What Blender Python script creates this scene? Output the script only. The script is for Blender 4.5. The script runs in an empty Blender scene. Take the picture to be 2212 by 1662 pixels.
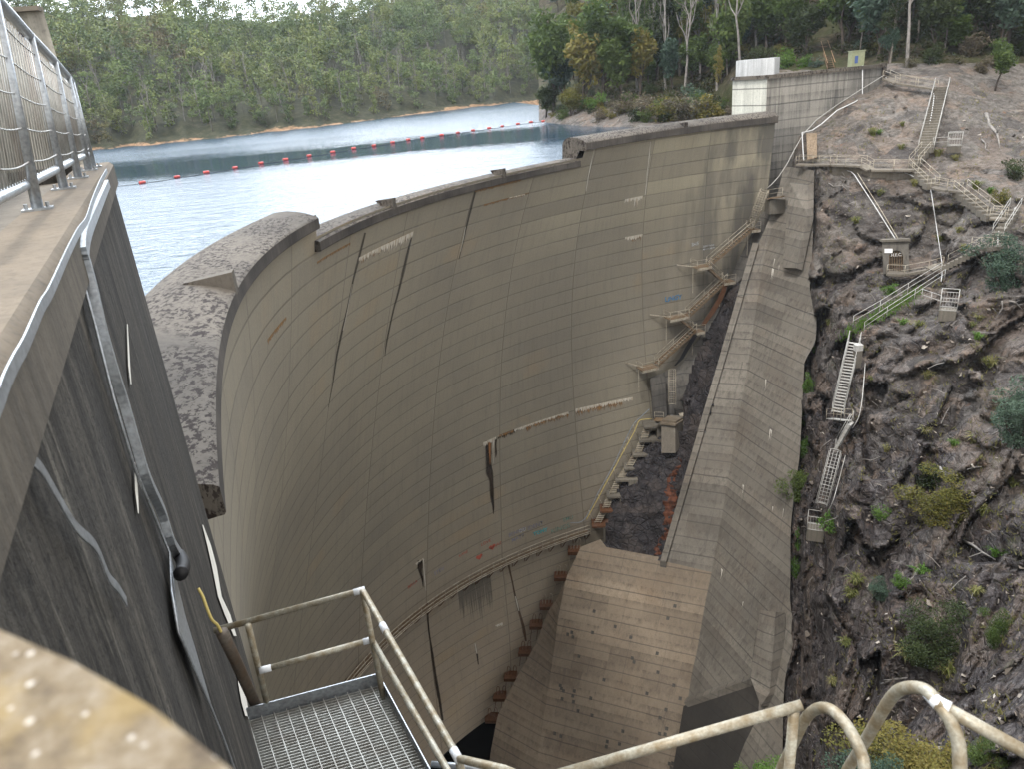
import bpy, bmesh, math, random
import numpy as np
from mathutils import Vector, Matrix, noise
random.seed(7); np.random.seed(7)
S = bpy.context.scene
COL = S.collection
# ------------------------------------------------------------------ camera
W0, H0 = 2212., 1662.            # working pixel frame used for measuring the photograph
F0 = 1600.
PITCH = math.atan((831-165)/F0); ROLL = math.radians(-5.0)
_r = np.array([1, 0, 0.]); _f = np.array([0, math.cos(PITCH), -math.sin(PITCH)]); _u = np.cross(_r, _f)
CR = math.cos(ROLL)*_r+math.sin(ROLL)*_u; CU = -math.sin(ROLL)*_r+math.cos(ROLL)*_u; CF = _f
cam = bpy.data.cameras.new('camera'); camo = bpy.data.objects.new('camera', cam); COL.objects.link(camo)
cam.sensor_width = 36; cam.lens = F0/W0*36; cam.clip_start = .05; cam.clip_end = 5000
m = Matrix.Identity(4)
for i in range(3):
    m[i][0] = CR[i]; m[i][1] = CU[i]; m[i][2] = -CF[i]
camo.matrix_world = m
cam.dof.use_dof = True; cam.dof.focus_distance = 30; cam.dof.aperture_fstop = 5.0
S.camera = camo
# ------------------------------------------------------------------ world, sun, exposure
SUN_EL, SUN_AZ = math.radians(58), math.radians(215)      # azimuth of the sun measured clockwise from +Y
w = bpy.data.worlds.new('World'); S.world = w; w.use_nodes = True
nt = w.node_tree; bg = nt.nodes['Background']
sky = nt.nodes.new('ShaderNodeTexSky'); sky.sky_type = 'NISHITA'; sky.sun_disc = False
sky.sun_elevation = SUN_EL; sky.sun_rotation = SUN_AZ; sky.air_density = 1.0; sky.dust_density = 1.5; sky.ozone_density = 1.5
# thin broken cloud over the blue
tc = nt.nodes.new('ShaderNodeTexCoord'); mp = nt.nodes.new('ShaderNodeMapping'); mp.inputs['Scale'].default_value = (1, 1, 3)
cn = nt.nodes.new('ShaderNodeTexNoise'); cn.inputs['Scale'].default_value = 2.2; cn.inputs['Detail'].default_value = 6
cr = nt.nodes.new('ShaderNodeValToRGB'); cr.color_ramp.elements[0].position = .30; cr.color_ramp.elements[1].position = .58
mx = nt.nodes.new('ShaderNodeMix'); mx.data_type = 'RGBA'
nt.links.new(tc.outputs['Generated'], mp.inputs['Vector']); nt.links.new(mp.outputs['Vector'], cn.inputs['Vector'])
nt.links.new(cn.outputs['Fac'], cr.inputs['Fac']); nt.links.new(cr.outputs['Color'], mx.inputs['Factor'])
dt = nt.nodes.new('ShaderNodeVectorMath'); dt.operation = 'DOT_PRODUCT'; dt.inputs[1].default_value = Vector((-.30, .90, .32)).normalized()
nt.links.new(tc.outputs['Generated'], dt.inputs[0]); gr_ = nt.nodes.new('ShaderNodeMapRange'); gr_.inputs['From Min'].default_value = .55; gr_.inputs['From Max'].default_value = .98; gr_.inputs['To Min'].default_value = 0.; gr_.inputs['To Max'].default_value = 3.2
nt.links.new(dt.outputs['Value'], gr_.inputs['Value'])
gs = nt.nodes.new('ShaderNodeVectorMath'); gs.operation = 'SCALE'; gs.inputs[0].default_value = (11.2, 12.6, 14.4); nt.links.new(gr_.outputs['Result'], gs.inputs['Scale'])
vm = nt.nodes.new('ShaderNodeVectorMath'); vm.operation = 'ADD'; vm.inputs[1].default_value = (13.2, 12.6, 11.6); nt.links.new(gs.outputs[0], vm.inputs[0])
nt.links.new(sky.outputs['Color'], mx.inputs['A']); nt.links.new(vm.outputs[0], mx.inputs['B'])
nt.links.new(mx.outputs['Result'], bg.inputs['Color']); bg.inputs['Strength'].default_value = .12
sl = bpy.data.lights.new('sun', 'SUN'); sl.energy = 1.8; sl.angle = math.radians(10); sl.color = (1, .95, .88)
so = bpy.data.objects.new('sun', sl); COL.objects.link(so)
sd = Vector((math.sin(SUN_AZ)*math.cos(SUN_EL), math.cos(SUN_AZ)*math.cos(SUN_EL), math.sin(SUN_EL)))
so.rotation_euler = (-sd).to_track_quat('-Z', 'Y').to_euler()
S.view_settings.view_transform = 'Standard'; S.view_settings.look = 'None'; S.view_settings.exposure = 0.68; S.view_settings.gamma = 1

# ------------------------------------------------------------------ measuring helpers (pixel -> point of the real place)
def ray(x, y): return (x-W0/2)/F0*CR-(y-H0/2)/F0*CU+CF
def PD(x, y, d): return Vector((ray(x, y)*d).tolist())
def PZ(x, y, z):
    v = ray(x, y); return Vector((v*(z/v[2])).tolist())
def depth(p): return float(np.array(p)@CF)
def PJ(p):
    p = np.array(p); d = p@CF; return (W0/2+F0*(p@CR)/d, H0/2-F0*(p@CU)/d)
# ------------------------------------------------------------------ object helpers
def tag(o, label=None, cat=None, group=None, kind=None):
    if label: o['label'] = label
    if cat: o['category'] = cat
    if group: o['group'] = group
    if kind: o['kind'] = kind
    return o
def empty(name, loc=(0, 0, 0), label=None, cat=None, group=None):
    o = bpy.data.objects.new(name, None); COL.objects.link(o); o.location = loc; o.empty_display_size = .3
    return tag(o, label, cat, group)
class MB:
    def __init__(s): s.v = []; s.f = []; s.m = []
    def quad(s, *p, mi=0):
        n = len(s.v); s.v += [tuple(q) for q in p]; s.f.append(tuple(range(n, n+len(p)))); s.m.append(mi); return s
    def box(s, c, ax, ay, az, mi=0):
        "box centred at c with half-axis vectors"
        c, ax, ay, az = map(Vector, (c, ax, ay, az)); n = len(s.v)
        for i in (-1, 1):
            for j in (-1, 1):
                for k in (-1, 1): s.v.append(tuple(c+i*ax+j*ay+k*az))
        for q in ((0, 1, 3, 2), (4, 6, 7, 5), (0, 4, 5, 1), (2, 3, 7, 6), (0, 2, 6, 4), (1, 5, 7, 3)):
            s.f.append(tuple(n+i for i in q)); s.m.append(mi)
        return s
    def abox(s, lo, hi, mi=0):
        lo, hi = Vector(lo), Vector(hi); c = (lo+hi)/2; h = (hi-lo)/2
        return s.box(c, (h.x, 0, 0), (0, h.y, 0), (0, 0, h.z), mi)
    def beam(s, a, b, w, h, up=(0, 0, 1), mi=0):
        a, b = Vector(a), Vector(b); d = (b-a); L = d.length
        if L < 1e-6: return s
        d /= L; up = Vector(up); x = d.cross(up)
        if x.length < 1e-3: x = d.cross(Vector((1, 0, 0)))
        x.normalize(); z = x.cross(d)
        return s.box((a+b)/2, d*L/2, x*w/2, z*h/2, mi)
    def tube(s, pts, r, n=8, mi=0, cap=True):
        pts = [Vector(p) for p in pts]; rs = r if hasattr(r, '__len__') else [r]*len(pts)
        base = len(s.v); prev = None
        for i, p in enumerate(pts):
            d = (pts[min(i+1, len(pts)-1)]-pts[max(i-1, 0)]).normalized()
            if prev is None:
                x = d.orthogonal().normalized()
            else:
                x = prev-d*prev.dot(d)
                x = x.normalized() if x.length > 1e-6 else d.orthogonal().normalized()
            prev = x; y = d.cross(x)
            for k in range(n):
                a = 2*math.pi*k/n; s.v.append(tuple(p+(x*math.cos(a)+y*math.sin(a))*rs[i]))
        for i in range(len(pts)-1):
            for k in range(n):
                k2 = (k+1) % n; s.f.append((base+i*n+k, base+i*n+k2, base+(i+1)*n+k2, base+(i+1)*n+k)); s.m.append(mi)
        if cap:
            s.f.append(tuple(base+k for k in range(n-1, -1, -1))); s.m.append(mi)
            e = base+(len(pts)-1)*n; s.f.append(tuple(e+k for k in range(n))); s.m.append(mi)
        return s
    def prism(s, poly, off, mi=0):
        "polygon (list of points) extruded by the vector off"
        poly = [Vector(p) for p in poly]; off = Vector(off); n = len(poly); b = len(s.v)
        s.v += [tuple(p) for p in poly]+[tuple(p+off) for p in poly]
        s.f.append(tuple(b+i for i in range(n))); s.m.append(mi)
        s.f.append(tuple(b+n+i for i in range(n-1, -1, -1))); s.m.append(mi)
        for i in range(n):
            j = (i+1) % n; s.f.append((b+i, b+n+i, b+n+j, b+j)); s.m.append(mi)
        return s
    def mesh(s, name, mats, smooth=False):
        me = bpy.data.meshes.new(name); me.from_pydata(s.v, [], s.f)
        if not isinstance(mats, (list, tuple)): mats = [mats]
        for m_ in mats: me.materials.append(m_)
        if len(mats) > 1: me.polygons.foreach_set('material_index', s.m)
        if smooth: me.polygons.foreach_set('use_smooth', [True]*len(s.f))
        me.update(); return me
    def build(s, name, mats, parent=None, smooth=False):
        o = bpy.data.objects.new(name, s.mesh(name, mats, smooth)); COL.objects.link(o)
        if parent is not None:
            o.parent = parent; o.matrix_parent_inverse = Matrix.Translation(-Vector(parent.location))
        return o
def bez(pts, n=8):
    "smooth (Catmull-Rom) curve through points"
    P = [Vector(p) for p in pts]; P = [2*P[0]-P[1]]+P+[2*P[-1]-P[-2]]; out = []
    for i in range(1, len(P)-2):
        for k in range(n):
            t = k/n; a, b, c, d = P[i-1:i+3]
            out.append(.5*((2*b)+(c-a)*t+(2*a-5*b+4*c-d)*t*t+(3*b-a-3*c+d)*t**3))
    out.append(P[-2]); return out
def hexc(h):
    h = h.lstrip('#'); v = [int(h[i:i+2], 16)/255 for i in (0, 2, 4)]
    return tuple(((c/12.92) if c <= .04045 else ((c+.055)/1.055)**2.4) for c in v)+(1,)
# ------------------------------------------------------------------ material helpers
class NM:
    "tiny node-graph writer"
    def __init__(s, name, rough=.85, metal=0., spec=.3):
        s.mat = bpy.data.materials.new(name); s.mat.use_nodes = True; s.t = s.mat.node_tree
        s.b = s.t.nodes['Principled BSDF']; s.b.inputs['Roughness'].default_value = rough
        s.b.inputs['Metallic'].default_value = metal; s.b.inputs['Specular IOR Level'].default_value = spec
        s.tc = s.t.nodes.new('ShaderNodeTexCoord'); s.geo = s.t.nodes.new('ShaderNodeNewGeometry')
    def n(s, typ, **kw):
        o = s.t.nodes.new(typ)
        for k, v in kw.items(): setattr(o, k, v)
        return o
    def l(s, a, b): s.t.links.new(a, b)
    def mapv(s, src, scale=(1, 1, 1), rot=(0, 0, 0), loc=(0, 0, 0)):
        o = s.n('ShaderNodeMapping'); o.inputs['Scale'].default_value = scale; o.inputs['Rotation'].default_value = rot
        o.inputs['Location'].default_value = loc
        s.l(src, o.inputs['Vector']); return o.outputs['Vector']
    def noise(s, vec, scale, detail=4, rough=.55, dist=0):
        o = s.n('ShaderNodeTexNoise'); o.inputs['Scale'].default_value = scale; o.inputs['Detail'].default_value = detail
        o.inputs['Roughness'].default_value = rough; o.inputs['Distortion'].default_value = dist
        if vec is not None: s.l(vec, o.inputs['Vector'])
        return o.outputs['Fac']
    def vor(s, vec, scale, feat='F1', out='Distance', rnd=1):
        o = s.n('ShaderNodeTexVoronoi', feature=feat); o.inputs['Scale'].default_value = scale; o.inputs['Randomness'].default_value = rnd
        if vec is not None: s.l(vec, o.inputs['Vector'])
        return o.outputs[out]
    def ramp(s, fac, stops, interp='LINEAR'):
        o = s.n('ShaderNodeValToRGB'); r = o.color_ramp; r.interpolation = interp
        while len(r.elements) < len(stops): r.elements.new(.5)
        for e, (p_, c_) in zip(r.elements, stops):
            e.position = p_; e.color = c_ if hasattr(c_, '__len__') else (c_, c_, c_, 1)
        s.l(fac, o.inputs['Fac']); return o.outputs['Color']
    def mix(s, a, b, fac, mode='MIX'):
        o = s.n('ShaderNodeMix', data_type='RGBA', blend_type=mode)
        for k, v in (('A', a), ('B', b), ('Factor', fac)):
            if isinstance(v, bpy.types.NodeSocket): s.l(v, o.inputs[k])
            elif k == 'Factor': o.inputs[k].default_value = v
            else: o.inputs[k].default_value = v
        return o.outputs['Result']
    def math(s, op, a, b=0., c=None):
        o = s.n('ShaderNodeMath', operation=op)
        for i, v in enumerate((a, b) if c is None else (a, b, c)):
            if isinstance(v, bpy.types.NodeSocket): s.l(v, o.inputs[i])
            else: o.inputs[i].default_value = v
        return o.outputs[0]
    def bump(s, h, strength=.3, dist=.05):
        o = s.n('ShaderNodeBump'); o.inputs['Strength'].default_value = strength; o.inputs['Distance'].default_value = dist
        s.l(h, o.inputs['Height']); s.l(o.outputs['Normal'], s.b.inputs['Normal']); return o
    def col(s, c):
        if isinstance(c, bpy.types.NodeSocket): s.l(c, s.b.inputs['Base Color'])
        else: s.b.inputs['Base Color'].default_value = c
        return s.mat
G = lambda v: (v, v, v, 1)
def concrete(name, base, dark, streak=.5, lichen=0., scale=1., lifts=0., spots=True, tint=None, panels=0.):
    "weathered board-marked concrete; lifts = course height in metres for faint horizontal joints (0 = none)"
    M = NM(name, .9, 0, .25); P = M.geo.outputs['Position']
    big = M.noise(P, .12*scale, 5); fine = M.noise(P, 6*scale, 5, .7)
    st = M.noise(M.mapv(P, (2.2*scale, 2.2*scale, .09*scale)), 1., 5, .65)
    c = M.mix(base, dark, M.ramp(big, [(.35, 0), (.65, 1)]))
    c = M.mix(c, tuple(x*.45 for x in dark[:3])+(1,), M.math('MULTIPLY', M.ramp(st, [(.47, 0), (.75, 1)]), streak))
    st2 = M.noise(M.mapv(P, (3.1*scale, 3.1*scale, .15*scale), loc=(7, 3, 1)), 1., 4, .6)
    c = M.mix(c, tuple(min(1, x*1.45) for x in base[:3])+(1,), M.math('MULTIPLY', M.ramp(st2, [(.55, 0), (.8, 1)]), streak*.7))
    if tint: c = M.mix(c, tint, M.math('MULTIPLY', M.ramp(M.noise(P, .25*scale, 4), [(.5, 0), (.72, 1)]), .35))
    c = M.mix(c, G(.02), M.math('MULTIPLY', M.ramp(fine, [(.3, 1), (.5, 0)]), .35))
    h = M.math('ADD', M.math('MULTIPLY', fine, .6), st)
    if lifts:
        z = M.n('ShaderNodeSeparateXYZ'); M.l(P, z.inputs[0])
        zz = M.math('ADD', z.outputs['Z'], M.math('MULTIPLY', M.noise(P, .7, 3), .09))
        fr = M.math('ABSOLUTE', M.math('SUBTRACT', M.math('FRACT', M.math('DIVIDE', zz, lifts)), .5))
        line = M.ramp(fr, [(.45, 0), (.48, 1)])
        wn = M.n('ShaderNodeTexWhiteNoise', noise_dimensions='1D'); M.l(M.math('FLOOR', M.math('ADD', M.math('DIVIDE', zz, lifts), .5)), wn.inputs['W'])
        c = M.mix(c, M.mix(c, G(.03), .75), M.math('MULTIPLY', line, .9))
        c = M.mix(c, M.mix(c, tuple(x*.7 for x in dark[:3])+(1,), .55), wn.outputs['Value'])
        h = M.math('SUBTRACT', h, M.math('MULTIPLY', line, 1.2))
        if panels:
            row = M.math('FLOOR', M.math('ADD', M.math('DIVIDE', zz, lifts), .5)); off_ = M.math('MULTIPLY', wn.outputs['Value'], 3.)
            al_ = M.math('DIVIDE', M.math('ADD', z.outputs['X'], M.math('MULTIPLY', z.outputs['Y'], -.75)), panels); al_ = M.math('ADD', al_, M.math('MULTIPLY', M.math('FLOOR', M.math('DIVIDE', row, 3.)), .37))
            fp = M.math('ABSOLUTE', M.math('SUBTRACT', M.math('FRACT', al_), .5)); pl_ = M.ramp(fp, [(.488, 0), (.496, 1)])
            cb = M.n('ShaderNodeCombineXYZ'); M.l(row, cb.inputs[0]); M.l(M.math('FLOOR', M.math('ADD', al_, .5)), cb.inputs[1]); w2 = M.n('ShaderNodeTexWhiteNoise', noise_dimensions='2D'); M.l(cb.outputs[0], w2.inputs['Vector'])
            c = M.mix(c, M.mix(c, G(.04), .5), M.math('MULTIPLY', pl_, .7)); c = M.mix(c, tuple(x*1.35 for x in base[:3])+(1,), M.math('MULTIPLY', w2.outputs['Value'], .22)); h = M.math('SUBTRACT', h, pl_)
            below = M.ramp(M.math('FRACT', M.math('ADD', M.math('DIVIDE', zz, lifts), .5)), [(.0, 0), (.7, 0), (1, 1)]); c = M.mix(c, tuple(x*.5 for x in dark[:3])+(1,), M.math('MULTIPLY', M.math('MULTIPLY', below, M.ramp(st, [(.4, .2), (.65, 1)])), .6))
    if lichen:
        ln = M.noise(M.mapv(P, (2.2, 1, 1)), 2.6, 7, .75); lm = M.noise(P, .3, 3)
        mk = M.math('MULTIPLY', M.ramp(ln, [(.505, 0), (.54, 1)]), M.ramp(lm, [(.38, 0), (.50, 1)]))
        c = M.mix(c, (.018, .012, .01, 1), M.math('MULTIPLY', mk, lichen))
    M.bump(h, .5, .02); return M.col(c)
CONC = concrete('bank_concrete', (.25, .205, .155, 1), (.145, .118, .092, 1), .55, lifts=1.524, tint=(.2, .135, .085, 1), panels=5.)
CONC_BUT = concrete('buttress_concrete', (.185, .170, .147, 1), (.115, .105, .092, 1), .7, lifts=1.524, tint=(.15, .11, .08, 1), panels=6.5)
CONC_PLAIN = concrete('plain_concrete', (.19, .17, .14, 1), (.12, .107, .09, 1), .5)
CONC_OLD = concrete('old_crest_concrete', (.135, .119, .100, 1), (.072, .064, .055, 1), .3, lichen=1.)
CONC_DARK = concrete('damp_wall_concrete', (.125, .118, .108, 1), (.062, .06, .058, 1), .9, scale=1.6)
CONC_PALE = concrete('pale_concrete', (.62, .62, .60, 1), (.45, .45, .43, 1), .6, lifts=0)
CONC_VDARK = concrete('very_dark_concrete', (.05, .045, .04, 1), (.03, .028, .026, 1), .4, lifts=1.524)  # near-black tone; on the recess wall it stands in for shadow
CONC_CAP = concrete('coping_concrete', (.21, .172, .127, 1), (.115, .096, .074, 1), .25, scale=3)
def metal(name, base, rust=.0, rough=.5, met=.6, rustc=(.11, .06, .03, 1), sc=6):
    M = NM(name, rough, met, .4); P = M.geo.outputs['Position']
    a = M.noise(P, sc, 5, .65); b = M.noise(P, sc*6, 3)
    c = M.mix(base, tuple(x*.65 for x in base[:3])+(1,), M.ramp(b, [(.35, 0), (.7, 1)]))
    c = M.mix(c, rustc, M.math('MULTIPLY', M.ramp(a, [(.5-rust*.15, 0), (.62, 1)]), min(1, rust*1.2)))
    M.bump(b, .2, .003); return M.col(c)
GALV = metal('galvanised_steel', (.42, .45, .48, 1), .12, .42, .7)
GALV_FAR = metal('galvanised_rail', (.50, .50, .48, 1), .2, .6, .2, sc=1)
PAINT_RAIL = metal('weathered_cream_rail_steel', (.40, .38, .31, 1), .8, .5, .25, (.21, .165, .10, 1), sc=14)
TAN_RAIL = metal('tan_rail_steel', (.46, .42, .34, 1), .4, .6, .2, sc=2)
RUST = metal('rusty_steel', (.14, .07, .035, 1), .9, .85, .1, (.09, .035, .015, 1), sc=3)
DARKSTEEL = metal('dull_stair_steel', (.20, .15, .10, 1), .5, .7, .2, sc=2)
def plain(name, c, rough=.6, var=.2, sc=4):
    M = NM(name, rough); P = M.geo.outputs['Position']
    return M.col(M.mix(c, tuple(x*(1-var*2) for x in c[:3])+(1,), M.ramp(M.noise(P, sc, 4), [(.4, 0), (.7, 1)])))
WHITEPIPE = plain('white_painted_pipe', (.55, .56, .57, 1), .5, .1)
BLACK = plain('black_rubber', (.012, .012, .014, 1), .5)
YELLOW = plain('faded_yellow_cable', (.5, .4, .14, 1), .6)
CALC = plain('calcite_white', (.66, .64, .58, 1), .9, .12, 2)
JDAMP = plain('joint_damp', (.075, .07, .06, 1), .9, .35, 1.2)
ORANGE = plain('orange_iron_stain', (.30, .17, .07, 1), .9, .3, 1)
BLACKST = plain('black_water_stain', (.02, .016, .014, 1), .8, .3, 1)
RUSTROCK = plain('iron_stained_rock', (.12, .045, .025, 1), .9, .45, 1.5)

# ================================================================== THE DAM
CC = (40., 30.); HL = 1.524
PC = [62.9873, 7.1558, -3.7629, -0.1829, 2.533, -15.6674, -4.531, 15.6904, -13.4272, -11.6006, 1.3875, 3.1965, -1.4856, 8.9087, 9.9918, -12.4884, 9.3315, 4.5764, 0.7153, -3.4706, 2.3541, 2.8622, -5.1032, -1.1002, 2.6909]
PE = [(i, j) for i in range(7) for j in range(4) if i+j <= 7]
def RF(t, k):
    u = (t-.5)/.9; v = (min(k, 48)-20)/25.
    r = sum(c*u**i*v**j for c, (i, j) in zip(PC, PE))
    return r
def ZK(k): return -(6+k)*HL
def FACE(t, k, off=0.):
    "point of the downstream face at angle t, lift number k; off = metres out of the concrete towards the valley"
    r = RF(t, k)-off
    return Vector((CC[0]-math.cos(t)*r, CC[1]+math.sin(t)*r, ZK(k)))
def FPIX(x, y, off=0.):
    "where the sight line through a measured pixel meets the face -> (t,k)"
    v = ray(x, y); lo = None; s = 8.; prev = None
    while s < 170:
        p = v*s; k = -p[2]/HL-6; dx, dy = p[0]-CC[0], p[1]-CC[1]; t = math.atan2(dy, -dx); g = math.hypot(dx, dy)-(RF(t, k)-off) if -.6 < t < 1.7 and -3 < k < 52 else None
        if g is not None and prev is not None and prev < 0 <= g:
            a, b = s-.5, s
            for _ in range(18):
                c = (a+b)/2; p = v*c; k = -p[2]/HL-6; t = math.atan2(p[1]-CC[1], -(p[0]-CC[0]))
                if math.hypot(p[0]-CC[0], p[1]-CC[1])-(RF(t, k)-off) < 0: a = c
                else: b = c
            return t, k
        prev = g if g is not None else prev
        s += .5
    return t, k
TL, TR = -.5, 1.45
JT = [(-.12, -.001), (.045, -.006), (.22, -.004), (.40, -.0042), (.553, -.0028), (.722, -.003), (.872, -.0022), (1.02, -.0008), (1.172, .0005), (1.31, .001), (1.45, 0.)]
def UU(t, k):
    xs = [a+b*min(k, 30) for a, b in JT]; return float(np.interp(t, xs, range(len(xs)))) if t > xs[0] else (t-xs[0])/.16
def dam_material():
    M = NM('dam_face_concrete', .9, 0, .22); P = M.geo.outputs['Position']
    uv = M.tc.outputs['UV']; sp = M.n('ShaderNodeSeparateXYZ'); M.l(uv, sp.inputs[0]); U, V = sp.outputs['X'], sp.outputs['Y']
    wob = M.math('MULTIPLY', M.math('SUBTRACT', M.noise(P, .5, 3), .5), .06)
    V2 = M.math('ADD', V, wob); U2 = M.math('ADD', U, M.math('MULTIPLY', wob, .06))
    # tone of each pour
    cb = M.n('ShaderNodeCombineXYZ'); M.l(M.math('FLOOR', U), cb.inputs[0]); M.l(M.math('FLOOR', V2), cb.inputs[1])
    wn = M.n('ShaderNodeTexWhiteNoise', noise_dimensions='2D'); M.l(cb.outputs[0], wn.inputs['Vector'])
    A, B, Cc = (.275, .247, .188, 1), (.215, .194, .156, 1), (.31, .235, .145, 1)
    c = M.mix(B, A, M.math('MULTIPLY', wn.outputs['Value'], .55))
    bg_ = M.noise(P, .06, 5, .6); c = M.mix(c, A, M.ramp(bg_, [(.4, 0), (.6, .7)]))
    low = M.ramp(M.math('DIVIDE', V, 48.), [(.45, 0), (.8, 1)])
    c = M.mix(c, (.32, .25, .185, 1), M.math('MULTIPLY', low, .55))
    tan = M.math('MULTIPLY', M.ramp(M.noise(P, .13, 5, .6), [(.54, 0), (.68, 1)]), M.ramp(wn.outputs['Value'], [(.5, .1), (.8, .8)]))
    c = M.mix(c, Cc, M.math('MULTIPLY', tan, .55))
    topm = M.math('MULTIPLY', M.math('MULTIPLY', M.ramp(M.math('MULTIPLY', U, .1), [(.58, 0), (.66, 1)]), M.ramp(M.math('MULTIPLY', V, .1), [(.25, 1), (.62, 0)])), M.ramp(wn.outputs['Value'], [(.3, .1), (.7, .6)])); c = M.mix(c, (.38, .345, .25, 1), topm)
    # vertical board and run-off streaks
    st = M.noise(M.mapv(uv, (22, .35, 1)), 1., 6, .7); st2 = M.noise(M.mapv(uv, (55, .9, 1), loc=(3, 1, 0)), 1., 5, .7)
    c = M.mix(c, (.10, .095, .086, 1), M.math('MULTIPLY', M.ramp(st, [(.5, 0), (.78, 1)]), .34))
    c = M.mix(c, (.29, .27, .22, 1), M.math('MULTIPLY', M.ramp(st2, [(.55, 0), (.8, 1)]), .35))
    grain = M.noise(M.mapv(uv, (120, 9, 1)), 1., 4, .7); c = M.mix(c, M.mix(c, G(.05), .35), M.ramp(grain, [(.4, .5), (.65, 0)]))
    bm = M.noise(M.mapv(uv, (6, 40, 1)), 1., 3, .6); c = M.mix(c, M.mix(c, G(.06), .3), M.ramp(bm, [(.55, 0), (.7, .5)]))
    # lift joints, contraction joints, formwork joints
    fv = M.math('ABSOLUTE', M.math('SUBTRACT', M.math('FRACT', M.math('ADD', V2, .5)), .5))
    lw = M.noise(P, .2, 3); line = M.math('MULTIPLY', M.ramp(fv, [(.0, 1), (.028, 1), (.05, 0)]), M.ramp(lw, [(.3, .45), (.6, 1)]))
    fu = M.math('ABSOLUTE', M.math('SUBTRACT', M.math('FRACT', M.math('ADD', U2, .5)), .5))
    vj = M.ramp(fu, [(0, 1), (.0035, 1), (.006, 0)])
    fu3 = M.math('ABSOLUTE', M.math('SUBTRACT', M.math('FRACT', M.math('ADD', M.math('MULTIPLY', U2, 4), .5)), .5))
    vf = M.math('MULTIPLY', M.ramp(fu3, [(0, 1), (.006, 1), (.012, 0)]), .12)
    c = M.mix(c, (.05, .047, .042, 1), M.math('MULTIPLY', M.math('MAXIMUM', M.math('MAXIMUM', line, vj), vf), .42))
    # pale lime run just under some joints, damp fringe at the right abutment and the toe
    damp = M.math('MULTIPLY', M.ramp(M.noise(M.mapv(P, (.5, .5, .09)), 1., 4), [(.42, 0), (.6, 1)]), M.ramp(M.math('ADD', M.math('MULTIPLY', U, .1), M.math('MULTIPLY', V, .0035)), [(.84, 0), (.96, 1)]))
    c = M.mix(c, (.075, .072, .068, 1), M.math('MULTIPLY', damp, .75))
    toe = M.ramp(M.math('ADD', M.math('DIVIDE', V, 48.), M.math('MULTIPLY', M.noise(P, .6, 4), .03)), [(.958, 0), (.975, 1)])
    c = M.mix(c, (.25, .245, .215, 1), M.math('MULTIPLY', toe, .5))
    edge = M.ramp(M.math('ADD', M.math('DIVIDE', V, 48.), M.math('MULTIPLY', M.noise(P, 1.2, 4), .02)), [(.985, 0), (.995, 1)])
    c = M.mix(c, (.07, .035, .02, 1), edge)
    M.bump(M.math('SUBTRACT', M.math('ADD', M.math('MULTIPLY', grain, .3), M.math('MULTIPLY', st, .4)), M.math('MAXIMUM', line, vj)), .6, .03)
    return M.col(c)
DAMMAT = dam_material()
dam = empty('arch_dam', (0, 60, -20), 'tall curved grey concrete arch dam with horizontal lift lines and white mineral streaks', 'dam')
NL, NR = FPIX(679, 560)[0], FPIX(1252, 352)[0]
def build_dam():
    nt_, nk = 230, 110; ts = np.linspace(TL, TR, nt_); ks = np.linspace(-2.0, 47.2, nk)
    vs = []; uvs = []
    for k in ks:
        for t in ts:
            kk = k
            vs.append(tuple(FACE(t, kk))); uvs.append((UU(t, k), k))
    fs = []
    top = lambda t: -.62 if NL < t < NR else -1.6
    for j in range(nk-1):
        for i in range(nt_-1):
            if ks[j] < top(ts[i])-.3: continue
            fs.append((j*nt_+i, (j+1)*nt_+i, (j+1)*nt_+i+1, j*nt_+i+1))
    me = bpy.data.meshes.new('face'); me.from_pydata(vs, [], fs); me.materials.append(DAMMAT)
    ul = me.uv_layers.new(name='UVMap'); li = np.zeros(len(me.loops), dtype=np.int64); me.loops.foreach_get('vertex_index', li)
    ul.data.foreach_set('uv', np.array(uvs)[li].ravel()); me.polygons.foreach_set('use_smooth', [True]*len(me.polygons))
    o = bpy.data.objects.new('downstream_face', me); COL.objects.link(o); o.parent = dam; o.matrix_parent_inverse = Matrix.Translation(-dam.location)
    # upstream side, under water
    b = MB(); us = np.linspace(TL, TR, 90)
    for a, c in zip(us[:-1], us[1:]):
        b.quad(FACE(a, -.2, -3.3), FACE(c, -.2, -3.3), FACE(c, 47, -9), FACE(a, 47, -9))
    b.build('upstream_face', CONC_PLAIN, dam)
build_dam()
LIPM = concrete('black_stained_lip', (.085, .075, .066, 1), (.035, .031, .028, 1), .6, scale=3)
def crest_section(t0, t1, kb, name, prof, mat=CONC_OLD, n=60):
    "sweep a crest profile [(off, dk)] along the arch; off>0 towards the valley"
    b = MB(); ts = np.linspace(t0, t1, n); m_ = len(prof)
    for t in ts:
        r0 = RF(t, kb)
        for off, dz in prof:
            r = r0-off; b.v.append((CC[0]-math.cos(t)*r, CC[1]+math.sin(t)*r, ZK(kb)+dz))
    for i in range(n-1):
        for j in range(m_-1): b.f.append((i*m_+j, i*m_+j+1, (i+1)*m_+j+1, (i+1)*m_+j)); b.m.append(1 if j in (1, 2, 3) else 0)
    b.f.append(tuple(range(m_-1, -1, -1))); b.m.append(0); b.f.append(tuple((n-1)*m_+j for j in range(m_))); b.m.append(0)
    o = b.build(name, [mat, LIPM], dam); return o
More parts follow.
